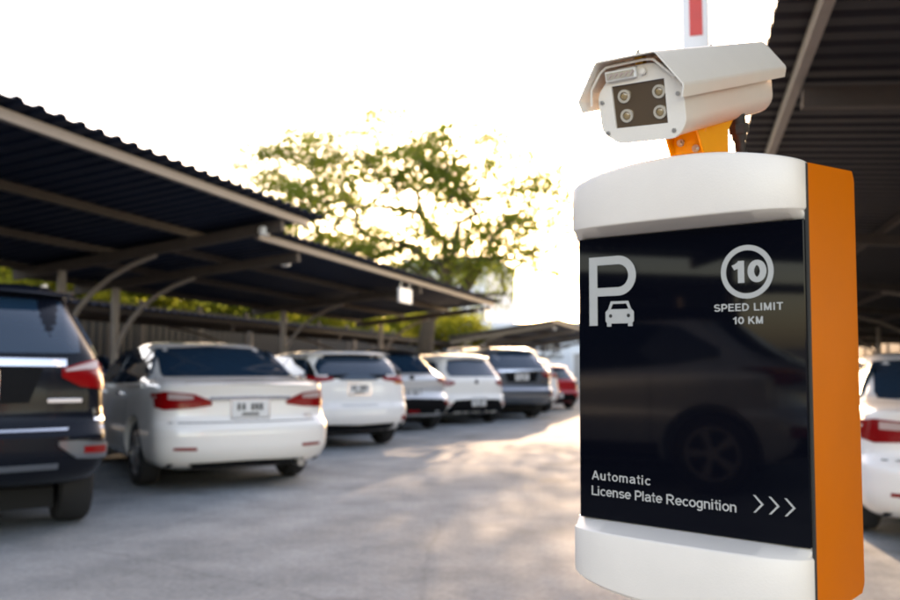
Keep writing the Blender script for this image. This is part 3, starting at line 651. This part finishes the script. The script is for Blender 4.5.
# ------------------------------------------------------------ trees
def crown_tree(name, label, base, centre, radii, seed, leafm, n_clump, per, leaf, trunk_r=.2, trunk_h=2.4, clump=.5, group=None, lean=(0, 0), hollow=.35, low=-.55, floor=0):
    """trunk and limbs grown towards leaf clumps scattered through an uneven crown"""
    rnd = random.Random(seed); root = empty(name, base); bmt = B(); bmb = B(); C_ = Vector(centre)
    lob = [(Vector((rnd.uniform(-1, 1), rnd.uniform(-1, 1), rnd.uniform(-.4, .9))).normalized(), rnd.uniform(.12, .34)) for _ in range(9)]
    cl = []
    while len(cl) < n_clump:
        v = Vector((rnd.gauss(0, 1), rnd.gauss(0, 1), rnd.gauss(0, 1))).normalized(); r = rnd.uniform(hollow**2, 1)**.5
        ext = .74+sum(max(0, v.dot(l)-.72)*3.4*a for l, a in lob)
        if v.z < low*rnd.uniform(.6, 1.1): continue
        p = v*r*ext; p = C_+Vector((p.x*radii[0], p.y*radii[1], p.z*radii[2]))
        if p.z < floor and (p.xy-Vector(lean)).length > 2.4: continue
        if all((p-q).length > clump*.55 for q in cl): cl.append(p)
    t0 = Vector((0, 0, 0)); t1 = Vector((lean[0], lean[1], trunk_h)); tp = [t0, t0.lerp(t1, .15)+Vector((.02, .01, 0)), t0.lerp(t1, .5)+Vector((.05, -.04, 0)), t0.lerp(t1, .8)+Vector((-.03, .03, 0)), t1]
    tube(bmt, tp, [trunk_r*1.5, trunk_r*1.1, trunk_r, trunk_r*.92, trunk_r*.84], 12)
    nodes = [(t1, -1), (tp[3], -1)]; wt = [0, 0]; kids = []
    for p in sorted(cl, key=lambda q: (q-t1).length):
        best = min(range(len(nodes)), key=lambda k: (nodes[k][0]-p).length+.35*(nodes[k][0]-t1).length)
        a = nodes[best][0]; L = (p-a).length; prev = best; n = max(1, int(L/.8))
        for k in range(1, n+1):
            q = a.lerp(p, k/n)+(Vector((rnd.uniform(-.1, .1), rnd.uniform(-.1, .1), .14*L*math.sin(math.pi*k/n)*rnd.uniform(.2, 1)*.5)) if k < n else Vector())
            nodes.append((q, prev)); wt.append(0); prev = len(nodes)-1
        k = prev
        while k >= 0: wt[k] += 1; k = nodes[k][1]
    rad = lambda k: min(trunk_r*.7, .011*max(1, wt[k])**.52)
    for k, (q, pr) in enumerate(nodes):
        if pr >= 0: tube(bmb, [nodes[pr][0], q], [rad(k)*1.08 if nodes[pr][1] >= 0 else rad(k)*1.2, rad(k)], 6 if wt[k] > 4 else 4, caps=False)
    link('trunk', tomesh(bmt), 'bark', root, smooth=60); link('branches', tomesh(bmb), 'bark', root, smooth=60)
    verts, faces, tone = [], [], []
    for p in cl:
        tn = rnd.random(); cs = clump*rnd.uniform(.6, 1.25)
        for k in range(int(per*rnd.uniform(.35, 1.6))):
            c = p+Vector((rnd.gauss(0, cs*.5), rnd.gauss(0, cs*.5), rnd.gauss(0, cs*.28)))
            s = leaf*rnd.uniform(.6, 1.25); nrm = Vector((rnd.gauss(0, .6), rnd.gauss(0, .6), 1)).normalized()
            u = nrm.orthogonal().normalized(); u.rotate(Matrix.Rotation(rnd.uniform(0, 6.28), 3, nrm)); v = nrm.cross(u)
            i = len(verts); verts += [c-u*s*.5, c-v*s*.28+u*s*.05-nrm*s*.05, c+u*s*.5, c+v*s*.28+u*s*.05-nrm*s*.05]; faces.append((i, i+1, i+2, i+3)); tone.append(min(1, max(0, tn*.6+rnd.random()*.5)))
    me = bpy.data.meshes.new('crown'); me.from_pydata(verts, [], faces); at = me.attributes.new('tone', 'FLOAT', 'FACE'); at.data.foreach_set('value', tone)
    cr = link('crown', me, leafm, root); cr['kind'] = 'stuff'
    return setprops(root, label, 'tree', group)
crown_tree('shade_tree', 'tall spreading shade tree with thin sunlit crown between the carports', (-8.3, 24.2, 0), (-1.0, .3, 5.4), (8.3, 5.4, 4.5), 11, 'leaf_green', 580, 112, .15, trunk_r=.24, trunk_h=2.6, clump=.75, lean=(.3, 0), low=-.75, floor=3.1)
crown_tree('young_tree', 'young yellow-green tree behind the distant carport', (-10.2, 33.5, 0), (0, 0, 2.6), (1.9, 1.9, 1.15), 21, 'leaf_yellow', 50, 130, .17, trunk_r=.08, trunk_h=1.3, clump=.5)
for i, (x, y, lb) in enumerate([(-18.9, 21, 'leafy tree over the fence, seen above the black off-roader'), (-18.9, 26, 'leafy tree over the fence, seen above the pearl sedan roof'), (-18.4, 31.2, 'leafy tree over the fence, seen between sedan and tall wagon'), (-18.8, 37, 'leafy tree over the fence, seen above the tall wagon'), (-18.5, 43, 'leafy tree over the fence, seen behind the shade tree trunk'), (-18.2, 50, 'leafy tree over the fence, beyond the shade tree'), (-17.5, 57, 'leafy tree over the fence, farthest along the lot')]):
    crown_tree('hedge_tree', lb, (x, y, 0), (0, 0, 3.3), (1.9, 3.2, 1.6), 40+i, 'leaf_yellow', 110, 120, .22, trunk_r=.1, trunk_h=1.5, clump=.7, group='trees behind the boundary fence')

# ------------------------------------------------------------ boom barrier behind the kiosk
br = empty('boom_barrier', (-.045, 3.25, 0))
bm = B(); box(bm, (.16, .25, .5), (.28, .34, 1.0), bev=.02); link('cabinet', tomesh(bm), 'orange_paint', br, smooth=30)
bm = B(); box(bm, (.16, .25, 1.02), (.31, .37, .04), bev=.01); link('cabinet_lid', tomesh(bm), 'white_plastic', br, smooth=30)
bm = B(); tube(bm, [(.02, .06, .88), (.02, .12, .88)], .05, 16); sm(bm, 'pivot', 'steel', br)
bm = B(); box(bm, (0, 0, 2.40), (.098, .045, 3.3), bev=.012, seg=2); ar = link('boom_arm', tomesh(bm), 'arm_white', br, smooth=30)
for k in range(5):
    z = 1.15+k*.66+.065
    bm = B()
    for s in (-1, 1): box(bm, (.002, s*.0235, z), (.046, .003, .34))
    link('red_stripe', tomesh(bm), 'arm_red', ar)
setprops(br, 'raised white boom arm with red stripes standing behind the kiosk', 'barrier')

# ------------------------------------------------------------ kiosk
def rotm(a, b, c):
    ca, sa, cb, sb, cc, sc = math.cos(a), math.sin(a), math.cos(b), math.sin(b), math.cos(c), math.sin(c)
    return Matrix(((ca, -sa, 0), (sa, ca, 0), (0, 0, 1)))@Matrix(((1, 0, 0), (0, cb, -sb), (0, sb, cb)))@Matrix(((cc, 0, sc), (0, 1, 0), (-sc, 0, cc)))
KM = rotm(-.4151, .0125, .0137).to_4x4(); KM.translation = (-.0403, 1.2703, 1.1374)
kroot = empty('parking_kiosk', (0, 0, 0)); kb = KM@Vector((0, .1, 0)); kroot.location = (kb.x, kb.y, 0)
def kpart(name, bm, m, parent=None, smooth=None):
    o = link(name, tomesh(bm), m, parent or kroot, smooth=smooth)
    o.matrix_local = (Matrix.Translation(-kroot.location)@KM) if parent is None else Matrix.Identity(4)
    return o
W2, H2, T = .17, .2082, .207
# orange body: side profile (y,z) extruded across, edges bevelled
bm = B(); prof = [(.001, -.300), (.195, -.303), (T, -.293), (T, .292), (.197, .302), (.001, .2825)]
prism(bm, prof, -W2, W2, lambda u, v, d: Vector((d, u, v)))
bmesh.ops.recalc_face_normals(bm, faces=bm.faces)
bmesh.ops.bevel(bm, geom=[e for e in bm.edges if all(v.co.y > .1 for v in e.verts) or abs(e.verts[0].co.x-e.verts[1].co.x) > .1], offset=.006, segments=3, affect='EDGES', profile=.6)
kpart('cabinet', bm, 'orange_paint', smooth=35)
bm = B(); box(bm, (-.001, -.004, 0), (2*W2-.003, .012, 2*H2), bev=.0012, seg=1)
pan = kpart('display_panel', bm, 'black_acrylic'); PY = -.0103
def cap(name, s):
    bm = B(); n = 40; hw = .1745; x0 = -.0045; outl = []
    for i in range(n+1):
        th = -math.pi/2+math.pi*i/n; sx = math.copysign(abs(math.sin(th))**(2/3.6), math.sin(th)); cy = max(0, math.cos(th))**(2/2.4)
        outl.append((x0+hw*sx, .002-.052*cy, sx))
    def lv(z_in, z_ar, inset, yk=1):
        return [bm.verts.new((x0+(x-x0)*(1-inset/hw), .002+(y-.002)*yk*(1-inset/.06) if y < 0 else y, s*(z_in+z_ar*(1-q*q)))) for x, y, q in outl]
    rings = [lv(.2085, 0, .0, .12), lv(.2195, 0, .0030), lv(.2210, 0, .0010), lv(.2235, 0, 0), lv(.279, .018, 0), lv(.2825, .0195, .0008), lv(.2850, .021, .004), lv(.286, .022, .010), lv(.286, .022, .055, .1)]
    for a, b in zip(rings, rings[1:]):
        for k in range(n): bm.faces.new((a[k], a[k+1], b[k+1], b[k]))
    # back closing: join both ends to the y=0 line
    back = [bm.verts.new((r[k].co.x, .0035, r[k].co.z)) for r in (rings[0], rings[-1]) for k in (0, n)]
    bm.faces.new(rings[0][::-1]); bm.faces.new(rings[-1])
    bm.faces.new([r[0] for r in rings]+[r[n] for r in rings[::-1]])
    bmesh.ops.delete(bm, geom=[v for v in back], context='VERTS')
    return kpart(name, bm, 'white_plastic', smooth=24)
cap('top_cap', 1); cap('bottom_cap', -1)
bm = B(); box(bm, (W2-.0008, -.0015, 0), (.003, .006, .562)); kpart('edge_seam', bm, 'dark_seam')
# cabinet roof filler under the cap, pedestal and base plate
bm = B(); box(bm, (0, .105, -.303-.41), (.16, .13, .82), bev=.008); pd = kpart('pedestal', bm, 'orange_paint', smooth=30)
bm = B(); box(bm, (0, .105, -1.128), (.34, .30, .018), bev=.004); kpart('base_plate', bm, 'steel', smooth=30)
for sx in (-1, 1):
    for sy in (-1, 1):
        bm = B(); disc(bm, (sx*.14, .105+sy*.12, -1.112), (0, 0, 1), .012, .016, 6); kpart('anchor_bolt', bm, 'steel')
# printed marks (thin raised film on the acrylic)
TH = .0006
F = lambda u, v, d: Vector((u, PY-d, v))
def mark(name, polys, m='print_white'):
    bm = B()
    for p in polys: prism(bm, p, 0, TH, F)
    o = kpart(name, bm, m); return o
def arc(cx, cz, r, a0, a1, n=16): return [(cx+r*math.cos(R(a0+(a1-a0)*i/n)), cz+r*math.sin(R(a0+(a1-a0)*i/n))) for i in range(n+1)]
# letter P: stem + bowl
zt, zb, zl = .1795, .0768, .1205
ro = (zt-zl)/2; zc = (zt+zl)/2; xc = -.0716-ro
P_out = [(-.1502, zb), (-.1362, zb), (-.1362, zl)]+[(xc, zl)]
bm = B(); th_ = .0125
prism(bm, [(-.1502, zb), (-.1362, zb), (-.1362, zt), (-.1502, zt)], 0, TH, F)
outer = [(-.1362, zl)]+arc(xc, zc, ro, -90, 90, 20)+[(-.1362, zt)]; inner = [(-.1362, zl+th_)]+arc(xc, zc, ro-th_, -90, 90, 20)+[(-.1362, zt-th_)]
for a, b, c_, d_ in zip(outer, outer[1:], inner[1:], inner): prism(bm, [a, b, c_, d_], 0, TH, F)
kpart('parking_letter', bm, 'print_white')
# car pictogram
bm = B(); cxx, l, r_ = -.0990, -.1225, -.0757
hw = (r_-l)/2
body = [(-hw+.003, .0795), (hw-.003, .0795), (hw, .083), (hw, .0965), (hw-.004, .1005), (-hw+.004, .1005), (-hw, .0965), (-hw, .083)]
hole = lambda x: arc(x, .0915, .0027, 0, 360, 14)
prism(bm, [(cxx+u, v) for u, v in body], 0, TH, F)
for s in (-1, 1):
    prism(bm, [(cxx+s*.0175-.0036, .0752), (cxx+s*.0175+.0036, .0752), (cxx+s*.0175+.0036, .0802), (cxx+s*.0175-.0036, .0802)], 0, TH, F)
    prism(bm, [(cxx+s*.0195, .0998), (cxx+s*.0152, .0998), (cxx+s*.0112, .1085), (cxx+s*.0145, .1122)], 0, TH, F)
prism(bm, [(cxx-.0145, .1122), (cxx-.0112, .1085), (cxx+.0112, .1085), (cxx+.0145, .1122)], 0, TH, F)
ic = kpart('car_pictogram', bm, 'print_white')
for s in (-1, 1):
    bm = B(); disc(bm, (cxx+s*.0148, PY-.0006, .0908), (0, 1, 0), .0027, .0008, 18); kpart('pictogram_headlight', bm, 'dark_seam', ic)
# speed limit ring and lettering
bm = B(); ring(bm, (.0927, PY-TH/2, .1442), (0, 1, 0), .0358, .0287, TH, 72); kpart('speed_ring', bm, 'print_white')
def glyphs(t):
    """centre-line strokes of a plain grotesque, cap height 1; returns {char: (advance, [polylines])}"""
    m = t/2; x = .735
    def E_(cx, cy, rx, ry, a0, a1, n=14): return [(cx+rx*math.cos(R(a0+(a1-a0)*i/n)), cy+ry*math.sin(R(a0+(a1-a0)*i/n))) for i in range(n+1)]
    q = (1-t)/4; qx = (x-t)/4; xr = (x-t)/2; xc = x/2
    rb = .255
    G = {}
    G['S'] = (.74, [E_(.33, .5+q, .26, q, 22, 270)[:-1]+E_(.33, .5-q, .275, q, 90, -158)])
    G['P'] = (.72, [[(m, 0), (m, 1)], [(m, 1-m), (.36, 1-m)]+E_(.36, 1-m-rb, .22, rb, 90, -90)+[(m, 1-m-2*rb)]])
    G['E'] = (.70, [[(m, 0), (m, 1)], [(m, 1-m), (.60, 1-m)], [(m, .52), (.56, .52)], [(m, m), (.62, m)]])
    G['D'] = (.80, [[(m, 0), (m, 1)], [(m, 1-m), (.30, 1-m)]+E_(.30, .5, .33, .5-m, 90, -90)+[(m, m)]])
    G['L'] = (.64, [[(m, 1), (m, 0)], [(m, m), (.58, m)]])
    G['I'] = (t+.14, [[(m, 0), (m, 1)]])
    G['M'] = (.92, [[(m, 0), (m, 1)], [(.78-m, 0), (.78-m, 1)], [(m, 1), (.39, .04)], [(.78-m, 1), (.39, .04)]])
    G['T'] = (.70, [[(0, 1-m), (.64, 1-m)], [(.32, 1), (.32, 0)]])
    G['K'] = (.80, [[(m, 0), (m, 1)], [(.62, 1), (m, .36)], [(.27, .58), (.66, 0)]])
    G['A'] = (.82, [[(.04, 0), (.375, 1)], [(.71, 0), (.375, 1)], [(.16, .30), (.60, .30)]])
    G['R'] = (.82, [[(m, 0), (m, 1)], [(m, 1-m), (.40, 1-m)]+E_(.40, 1-m-.235, .22, .235, 90, -90)+[(m, 1-m-.47)], [(.34, .46), (.68, 0)]])
    G['1'] = (.56, [[(.36, 0), (.36, 1)], [(.36, .90), (.20, .76), (.06, .70)]])
    G['0'] = (.72, [E_(.34, .5, .34-m, .5-m, 0, 360, 30)])
    G['o'] = (.66, [E_(.30, xc, .30-m*.9, xr, 0, 360, 26)])
    G['c'] = (.60, [E_(.30, xc, .30-m*.9, xr, 42, 318, 22)])
    G['e'] = (.66, [[(.05, xc), (.60-m, xc)]+E_(.30, xc, .30-m*.9, xr, 0, 322, 26)[1:]])
    G['i'] = (t+.13, [[(m, 0), (m, x)], [(m, .86), (m, 1)]])
    G['l'] = (t+.13, [[(m, 0), (m, 1)]])
    arch = lambda x0, x1: E_((x0+x1)/2, x-m-.19, (x1-x0)/2, .19, 180, 0, 12)
    G['n'] = (.66, [[(m, 0), (m, x)], arch(m, .54-m)+[(.54-m, 0)]])
    G['m'] = (.98, [[(m, 0), (m, x)], arch(m, .48-m)+[(.48-m, 0)], arch(.48-m, .87-m)+[(.87-m, 0)]])
    G['u'] = (.66, [[(.54-m, x), (.54-m, 0)], [(m, x), (m, m+.19)]+E_(.27, m+.19, .27-m, .19, 180, 360, 12)])
    G['t'] = (.40, [[(.17, .95), (.17, .16)]+E_(.28, .17, .11, .17-m, 180, 280, 8), [(0, x-m*.8), (.34, x-m*.8)]])
    G['s'] = (.58, [E_(.26, xc+qx, .20, qx, 25, 270)[:-1]+E_(.26, xc-qx, .215, qx, 90, -155)])
    G['a'] = (.64, [E_(.27, x-m-.15, .22, .15, 160, 0, 10)+[(.49, .12), (.53, 0)], [(.49, .44), (.22, .39)]+E_(.21, .22, .155, .17, 100, 290, 12)+[(.40, .12), (.49, .20)]])
    G['g'] = (.66, [[(.54-m, x), (.54-m, .0)]+E_(.27, -.06, .27-m, .16, 0, -155, 10), E_(.28, xc, .28-m*.9, xr, 0, 360, 24)])
    G[' '] = (.34, [])
    return G
def stroke(bm, pts, t, f):
    P = [Vector(p) for p in pts]; n = len(P); L, Rr = [], []
    closed = (P[0]-P[-1]).length < 1e-6
    for i in range(n):
        a = P[i]-P[i-1] if i else (P[-1]-P[-2] if closed else P[1]-P[0]); b = P[i+1]-P[i] if i < n-1 else (P[1]-P[0] if closed else P[-1]-P[-2])
        a = a.normalized(); b = b.normalized(); tt = (a+b)
        tt = tt.normalized() if tt.length > .2 else b; nn = Vector((-tt.y, tt.x)); k = min(1.6, 1/max(.5, nn.dot(Vector((-b.y, b.x)))))
        L.append(P[i]+nn*t/2*k); Rr.append(P[i]-nn*t/2*k)
    A = [[bm.verts.new(f(*p, d)) for p in S_] for S_ in (L, Rr) for d in (TH, 0)]
    for i in range(n-1):
        bm.faces.new((A[0][i], A[0][i+1], A[2][i+1], A[2][i]))
        bm.faces.new((A[0][i], A[1][i], A[1][i+1], A[0][i+1])); bm.faces.new((A[2][i], A[2][i+1], A[3][i+1], A[3][i]))
    for i in (0, n-1): bm.faces.new((A[0][i], A[2][i], A[3][i], A[1][i]))
def text(name, s, x0, x1, zbase, ztop, t=.15, space=.0):
    G = glyphs(t); bm = B(); pen = 0; wid = sum(G[c][0]+space for c in s)-space-(.10 if s[-1] not in ' ' else 0); k = (x1-x0)/wid; hz = ztop-zbase
    for ci, c in enumerate(s):
        adv, strokes = G[c]
        for si, st in enumerate(strokes):
            lift = .00002*(si+1)
            stroke(bm, st, t, lambda u, v, d: Vector((x0+(pen+u)*k, PY-d-(lift if d else 0), zbase+v*hz)))
        pen += adv+space
    return kpart(name, bm, 'print_white')
text('speed_number', '10', .0715, .1168, .1297, .1592, .235, .04)
text('speed_lettering', 'SPEED LIMIT', .0466, .1392, .0922, .1022, .16, .05)
text('distance_lettering', '10 KM', .0722, .1136, .0748, .0845, .175, .05)
text('title_lettering', 'Automatic', -.1478, -.0526, -.1512, -.1382, .13, .09)
text('title_lettering', 'License Plate Recognition', -.1485, .0730, -.1742, -.1605, .132, .0)
for x in (.0955, .1160, .1362):
    bm = B(); t_ = .0020
    zm, zt_, zb_ = -.1598, -.1487, -.1712
    for zz in (zt_, zb_):
        sgn = 1 if zz > zm else -1
        prism(bm, [(x, zz), (x+.0030, zz+sgn*.0), (x+.0138, zm), (x+.0104, zm)], 0, TH, F)
    kpart('chevron', bm, 'print_white')
setprops(kroot, 'orange and white parking kiosk with black licence plate recognition panel', 'kiosk')

# ------------------------------------------------------------ camera on top of the kiosk
HP = dict(tw=.0435, sw=.0783, sd=.0492, lw=.0735, ld=.0657, L=.4572)
HM = rotm(-.3698, .3204, .0363).to_4x4(); HM.translation = (-.1087, 1.16, 1.5689)
croot = empty('surveillance_camera'); cb = KM@Vector((-.03, .1, .29)); croot.location = cb
def hpart(name, bm, m, smooth=None, parent=None, frame=None):
    o = link(name, tomesh(bm), m, parent or croot, smooth=smooth)
    o.matrix_local = (Matrix.Translation(-cb)@(HM if frame is None else frame)) if parent is None else Matrix.Identity(4)
    return o
# visor: folded sheet with thickness
bm = B(); t_ = .0022
def bendpath(off):
    raw = [(-HP['lw']-.0005, -HP['ld']), (-HP['sw'], -HP['sd']), (-HP['tw'], 0), (HP['tw'], 0), (HP['sw'], -HP['sd']), (HP['lw']+.0005, -HP['ld'])]
    out = []
    for i, (x, z) in enumerate(raw):
        if 0 < i < 5:
            a = Vector((raw[i-1][0]-x, raw[i-1][1]-z)); b = Vector((raw[i+1][0]-x, raw[i+1][1]-z)); k = .004
            p0, p2 = a.normalized()*k, b.normalized()*k
            for q in (0, .5, 1): v = p0*(1-q)**2+p2*q*q; out.append((x+v.x, z+v.y))
        else: out.append((x, z))
    res = []
    for i, (x, z) in enumerate(out):
        a = out[max(i-1, 0)]; b = out[min(i+1, len(out)-1)]; d = Vector((b[0]-a[0], b[1]-a[1])).normalized(); res.append((x+d.y*off, z-d.x*off))
    return res
po, pi_ = bendpath(0), bendpath(t_)
V = [[bm.verts.new((x, y, z)) for x, z in pth] for y in (0, HP['L']) for pth in (po, pi_)]
n = len(po)
for k in range(n-1):
    bm.faces.new((V[0][k], V[0][k+1], V[2][k+1], V[2][k])); bm.faces.new((V[1][k], V[3][k], V[3][k+1], V[1][k+1]))
    bm.faces.new((V[0][k], V[1][k], V[1][k+1], V[0][k+1])); bm.faces.new((V[2][k], V[2][k+1], V[3][k+1], V[3][k]))
for k in (0, n-1): bm.faces.new((V[0][k], V[2][k], V[3][k], V[1][k]))
hpart('visor', bm, 'housing_paint', 30)
# housing body (rounded chamfered section)
YF, YB = .026, .425
bsec = [(-.060, -.046), (-.030, -.0135), (.030, -.0135), (.0655, -.046), (.0655, -.100), (.050, -.1185), (-.036, -.1165), (-.060, -.098)]
def rounded(poly, k=.008):
    out = []; m = len(poly)
    for i, p in enumerate(poly):
        p = Vector(p); a = (Vector(poly[i-1])-p).normalized()*k; b = (Vector(poly[(i+1) % m])-p).normalized()*k
        for q in (0, .25, .5, .75, 1): v = p+a*(1-q)**2+b*q*q; out.append((v.x, v.y))
    return out
bm = B(); P_ = rounded(bsec, .010)
shr = lambda pp, s: [(.003+(x-.003)*s, -.066+(z+.066)*s) for x, z in pp]
rg = [[bm.verts.new((x, y, z)) for x, z in shr(P_, s)] for y, s in ((YF+.006, .97), (YB-.02, .97), (YB-.006, .955), (YB, .90))]
for a, b in zip(rg, rg[1:]):
    for k in range(len(P_)): bm.faces.new((a[k], a[(k+1) % len(P_)], b[(k+1) % len(P_)], b[k]))
bm.faces.new(rg[0]); bm.faces.new(rg[-1]); hpart('housing', bm, 'housing_paint', 35)
# front plate, a frame round the sensor window
gl = [(-.0372, -.0362), (.0408, -.0372), (.0392, -.0968), (-.0378, -.0942)]
bm = B(); rg = [[bm.verts.new((x, y, z)) for x, z in shr(P_, s)] for y, s in ((YF+.0062, 1.0), (YF+.001, 1.0), (YF, .99))]
for a, b in zip(rg, rg[1:]):
    for k in range(len(P_)): bm.faces.new((a[k], a[(k+1) % len(P_)], b[(k+1) % len(P_)], b[k]))
bm.faces.new(rg[0]); inn = [bm.verts.new((x, YF, z)) for x, z in gl]; inb = [bm.verts.new((x, YF+.005, z)) for x, z in gl]
f0 = rg[-1]; ee = [bm.edges.get((f0[k], f0[(k+1) % len(f0)])) for k in range(len(f0))]+[bm.edges.new((inn[k], inn[(k+1) % 4])) for k in range(4)]
bmesh.ops.triangle_fill(bm, edges=ee, use_beauty=True)
for k in range(4): bm.faces.new((inn[k], inn[(k+1) % 4], inb[(k+1) % 4], inb[k]))
fp = hpart('front_plate', bm, 'housing_paint', 20)
bm = B(); prism(bm, gl, YF+.0038, YF+.0055, lambda u, v, d: Vector((u, d, v))); sg_ = hpart('sensor_window', bm, 'sensor_glass')
for (x, z) in ((-.0205, -.0521), (.0308, -.0533), (.0290, -.0806), (-.0200, -.0790)):
    bm = B(); ring(bm, (x, YF+.0022, z), (0, 1, 0), .0092, .0058, .0035, 32); rr_ = hpart('infrared_lamp', bm, 'led_ring', 35)
    bm = B(); bmesh.ops.create_uvsphere(bm, u_segments=20, v_segments=10, radius=.0056); bmesh.ops.scale(bm, vec=(1, .45, 1), verts=bm.verts); bmesh.ops.translate(bm, vec=(x, YF+.0030, z), verts=bm.verts); hpart('lens', bm, 'led_lens', 60, parent=rr_)
for (x, z) in ((.0580, -.0600), (.0470, -.1075), (-.0500, -.0990), (-.0535, -.0560)):
    bm = B(); disc(bm, (x, YF-.0012, z), (0, 1, 0), .0030, .0024, 16, .0006); hpart('screw', bm, 'steel', 35)
# sun shade rim over the plate and the wiring slot under the visor
bm = B(); tube(bm, [(-.066, YF-.010, -.058), (-.063, YF-.010, -.036), (-.046, YF-.010, -.0155), (-.036, YF-.010, -.0095), (.020, YF-.010, -.0085), (.033, YF-.010, -.0105), (.060, YF-.010, -.038)], .0018, 8); hpart('plate_rim', bm, 'housing_paint', 40)
bm = B(); box(bm, (-.018, YF-.004, -.0225), (.046, .008, .014), bev=.001, seg=1); sl_ = hpart('wiring_slot', bm, 'fixture_white')
bm = B(); box(bm, (-.018, YF-.0085, -.0225), (.040, .002, .009)); hpart('slot_opening', bm, 'led_ring', parent=sl_)
for k in range(5):
    bm = B(); tube(bm, [(-.034+k*.008, YF-.0095, -.025), (-.031+k*.008, YF-.0105, -.0215), (-.028+k*.008, YF-.0095, -.0205)], .0011, 6); hpart('wire', bm, 'lamp_clear', 40, parent=sl_)
bm = B(); disc(bm, (.0145, YF-.004, -.0235), (0, 1, 0), .0042, .008, 16, .001); hpart('knob', bm, 'housing_paint', 35)
for (x, y) in ((.0, .045), (.0, .33)):
    bm = B(); disc(bm, (x, y, .0018), (0, 0, 1), .0045, .0036, 16, .001); disc(bm, (x, y, .005), (0, 0, 1), .0025, .004, 6); hpart('visor_screw', bm, 'steel', 35)
bm = B(); beam(bm, (0, .05, -.0142), (0, .05, -.0025), .012, .012); hpart('visor_spacer', bm, 'bracket_paint')
# bracket: two folded orange plates between kiosk lid and housing, with bolts
Ki = KM.inverted(); under = lambda x, y: Ki@(HM@Vector((x, y, -.1165)))
ua, ub = under(0, .135), under(0, .30)
for sx, nm in ((-1, 'bracket_plate'), (1, 'bracket_plate')):
    bm = B(); bx = (-.050 if sx < 0 else .000)
    poly = [(ua.y-.004, ua.z+.010), (ub.y-.02, ub.z-.004), (ub.y-.045, ub.z-.03), ((ua.y+ub.y)/2+.035, .322), (ua.y+.085, .284), (ua.y+.045, .284), (ua.y+.030, .322)]
    prism(bm, poly, bx-.0018, bx+.0018, lambda u, v, d: Vector((d, u, v))); hpart(nm, bm, 'bracket_paint', None, frame=KM)
bm = B(); yy = ua.y+.03; poly = [(-.056, ua.z+.006), (.004, ua.z+.012), (-.006, .322), (-.010, .284), (-.046, .284), (-.047, .322)]
prism(bm, poly, yy-.003, yy, lambda u, v, d: Vector((u, d, v))); hpart('bracket_front', bm, 'bracket_paint', None, frame=KM)
bm = B(); box(bm, (-.036, ua.y+.06, .288), (.10, .10, .006), bev=.001, seg=1); hpart('bracket_foot', bm, 'bracket_paint', None, frame=KM)
for (x, z) in ((-.036, .352), (-.036, .328), (-.012, .340)):
    bm = B(); disc(bm, (x, yy-.0045, z), (0, 1, 0), .0058, .003, 18, .0006); disc(bm, (x, yy-.008, z), (0, 1, 0), .0034, .006, 6); hpart('bolt', bm, 'steel', 35, frame=KM)
# cable gland and cable
ga = HM@Vector((.045, .285, -.112)); dn = (HM.to_3x3()@Vector((0, 0, -1))).normalized()
loc = lambda p: Ki@p
g0 = loc(ga); gd = (Ki.to_3x3()@dn).normalized()
bm = B(); disc(bm, g0+gd*.006, gd, .0125, .016, 20, .001); disc(bm, g0+gd*.020, gd, .0165, .016, 8, .0015); disc(bm, g0+gd*.033, gd, .0115, .014, 20, .002); hpart('cable_gland', bm, 'black_rubber', 35, frame=KM)
bm = B(); p0 = g0+gd*.034; tube(bm, [p0, p0+gd*.022, p0+gd*.036+Vector((.006, .002, 0)), p0+gd*.05+Vector((.018, .004, -.004)), p0+gd*.06+Vector((.03, .004, -.02)), p0+gd*.06+Vector((.036, .003, -.05))], .0085, 14); hpart('cable', bm, 'black_rubber', 50, frame=KM)
setprops(croot, 'beige box camera with visor and four infrared lamps on top of the kiosk', 'camera')

# ------------------------------------------------------------ light afternoon haze in the air
HZ = 0
if HZ:
    bm = B(); box(bm, (0, 50, 9.5), (260, 260, 21)); hz = link('haze', tomesh(bm)); m = bpy.data.materials.new('haze_air'); m.use_nodes = True
    t = m.node_tree; t.nodes.remove(t.nodes['Principled BSDF']); pv = t.nodes.new('ShaderNodeVolumePrincipled')
    pv.inputs['Color'].default_value = (.95, .95, .95, 1); pv.inputs['Density'].default_value = .0009; pv.inputs['Anisotropy'].default_value = .3
    t.links.new(pv.outputs[0], t.nodes['Material Output'].inputs['Volume']); hz.data.materials.append(m)
    setprops(hz, 'thin bright haze in the air over the parking lot', 'haze', kind='stuff')
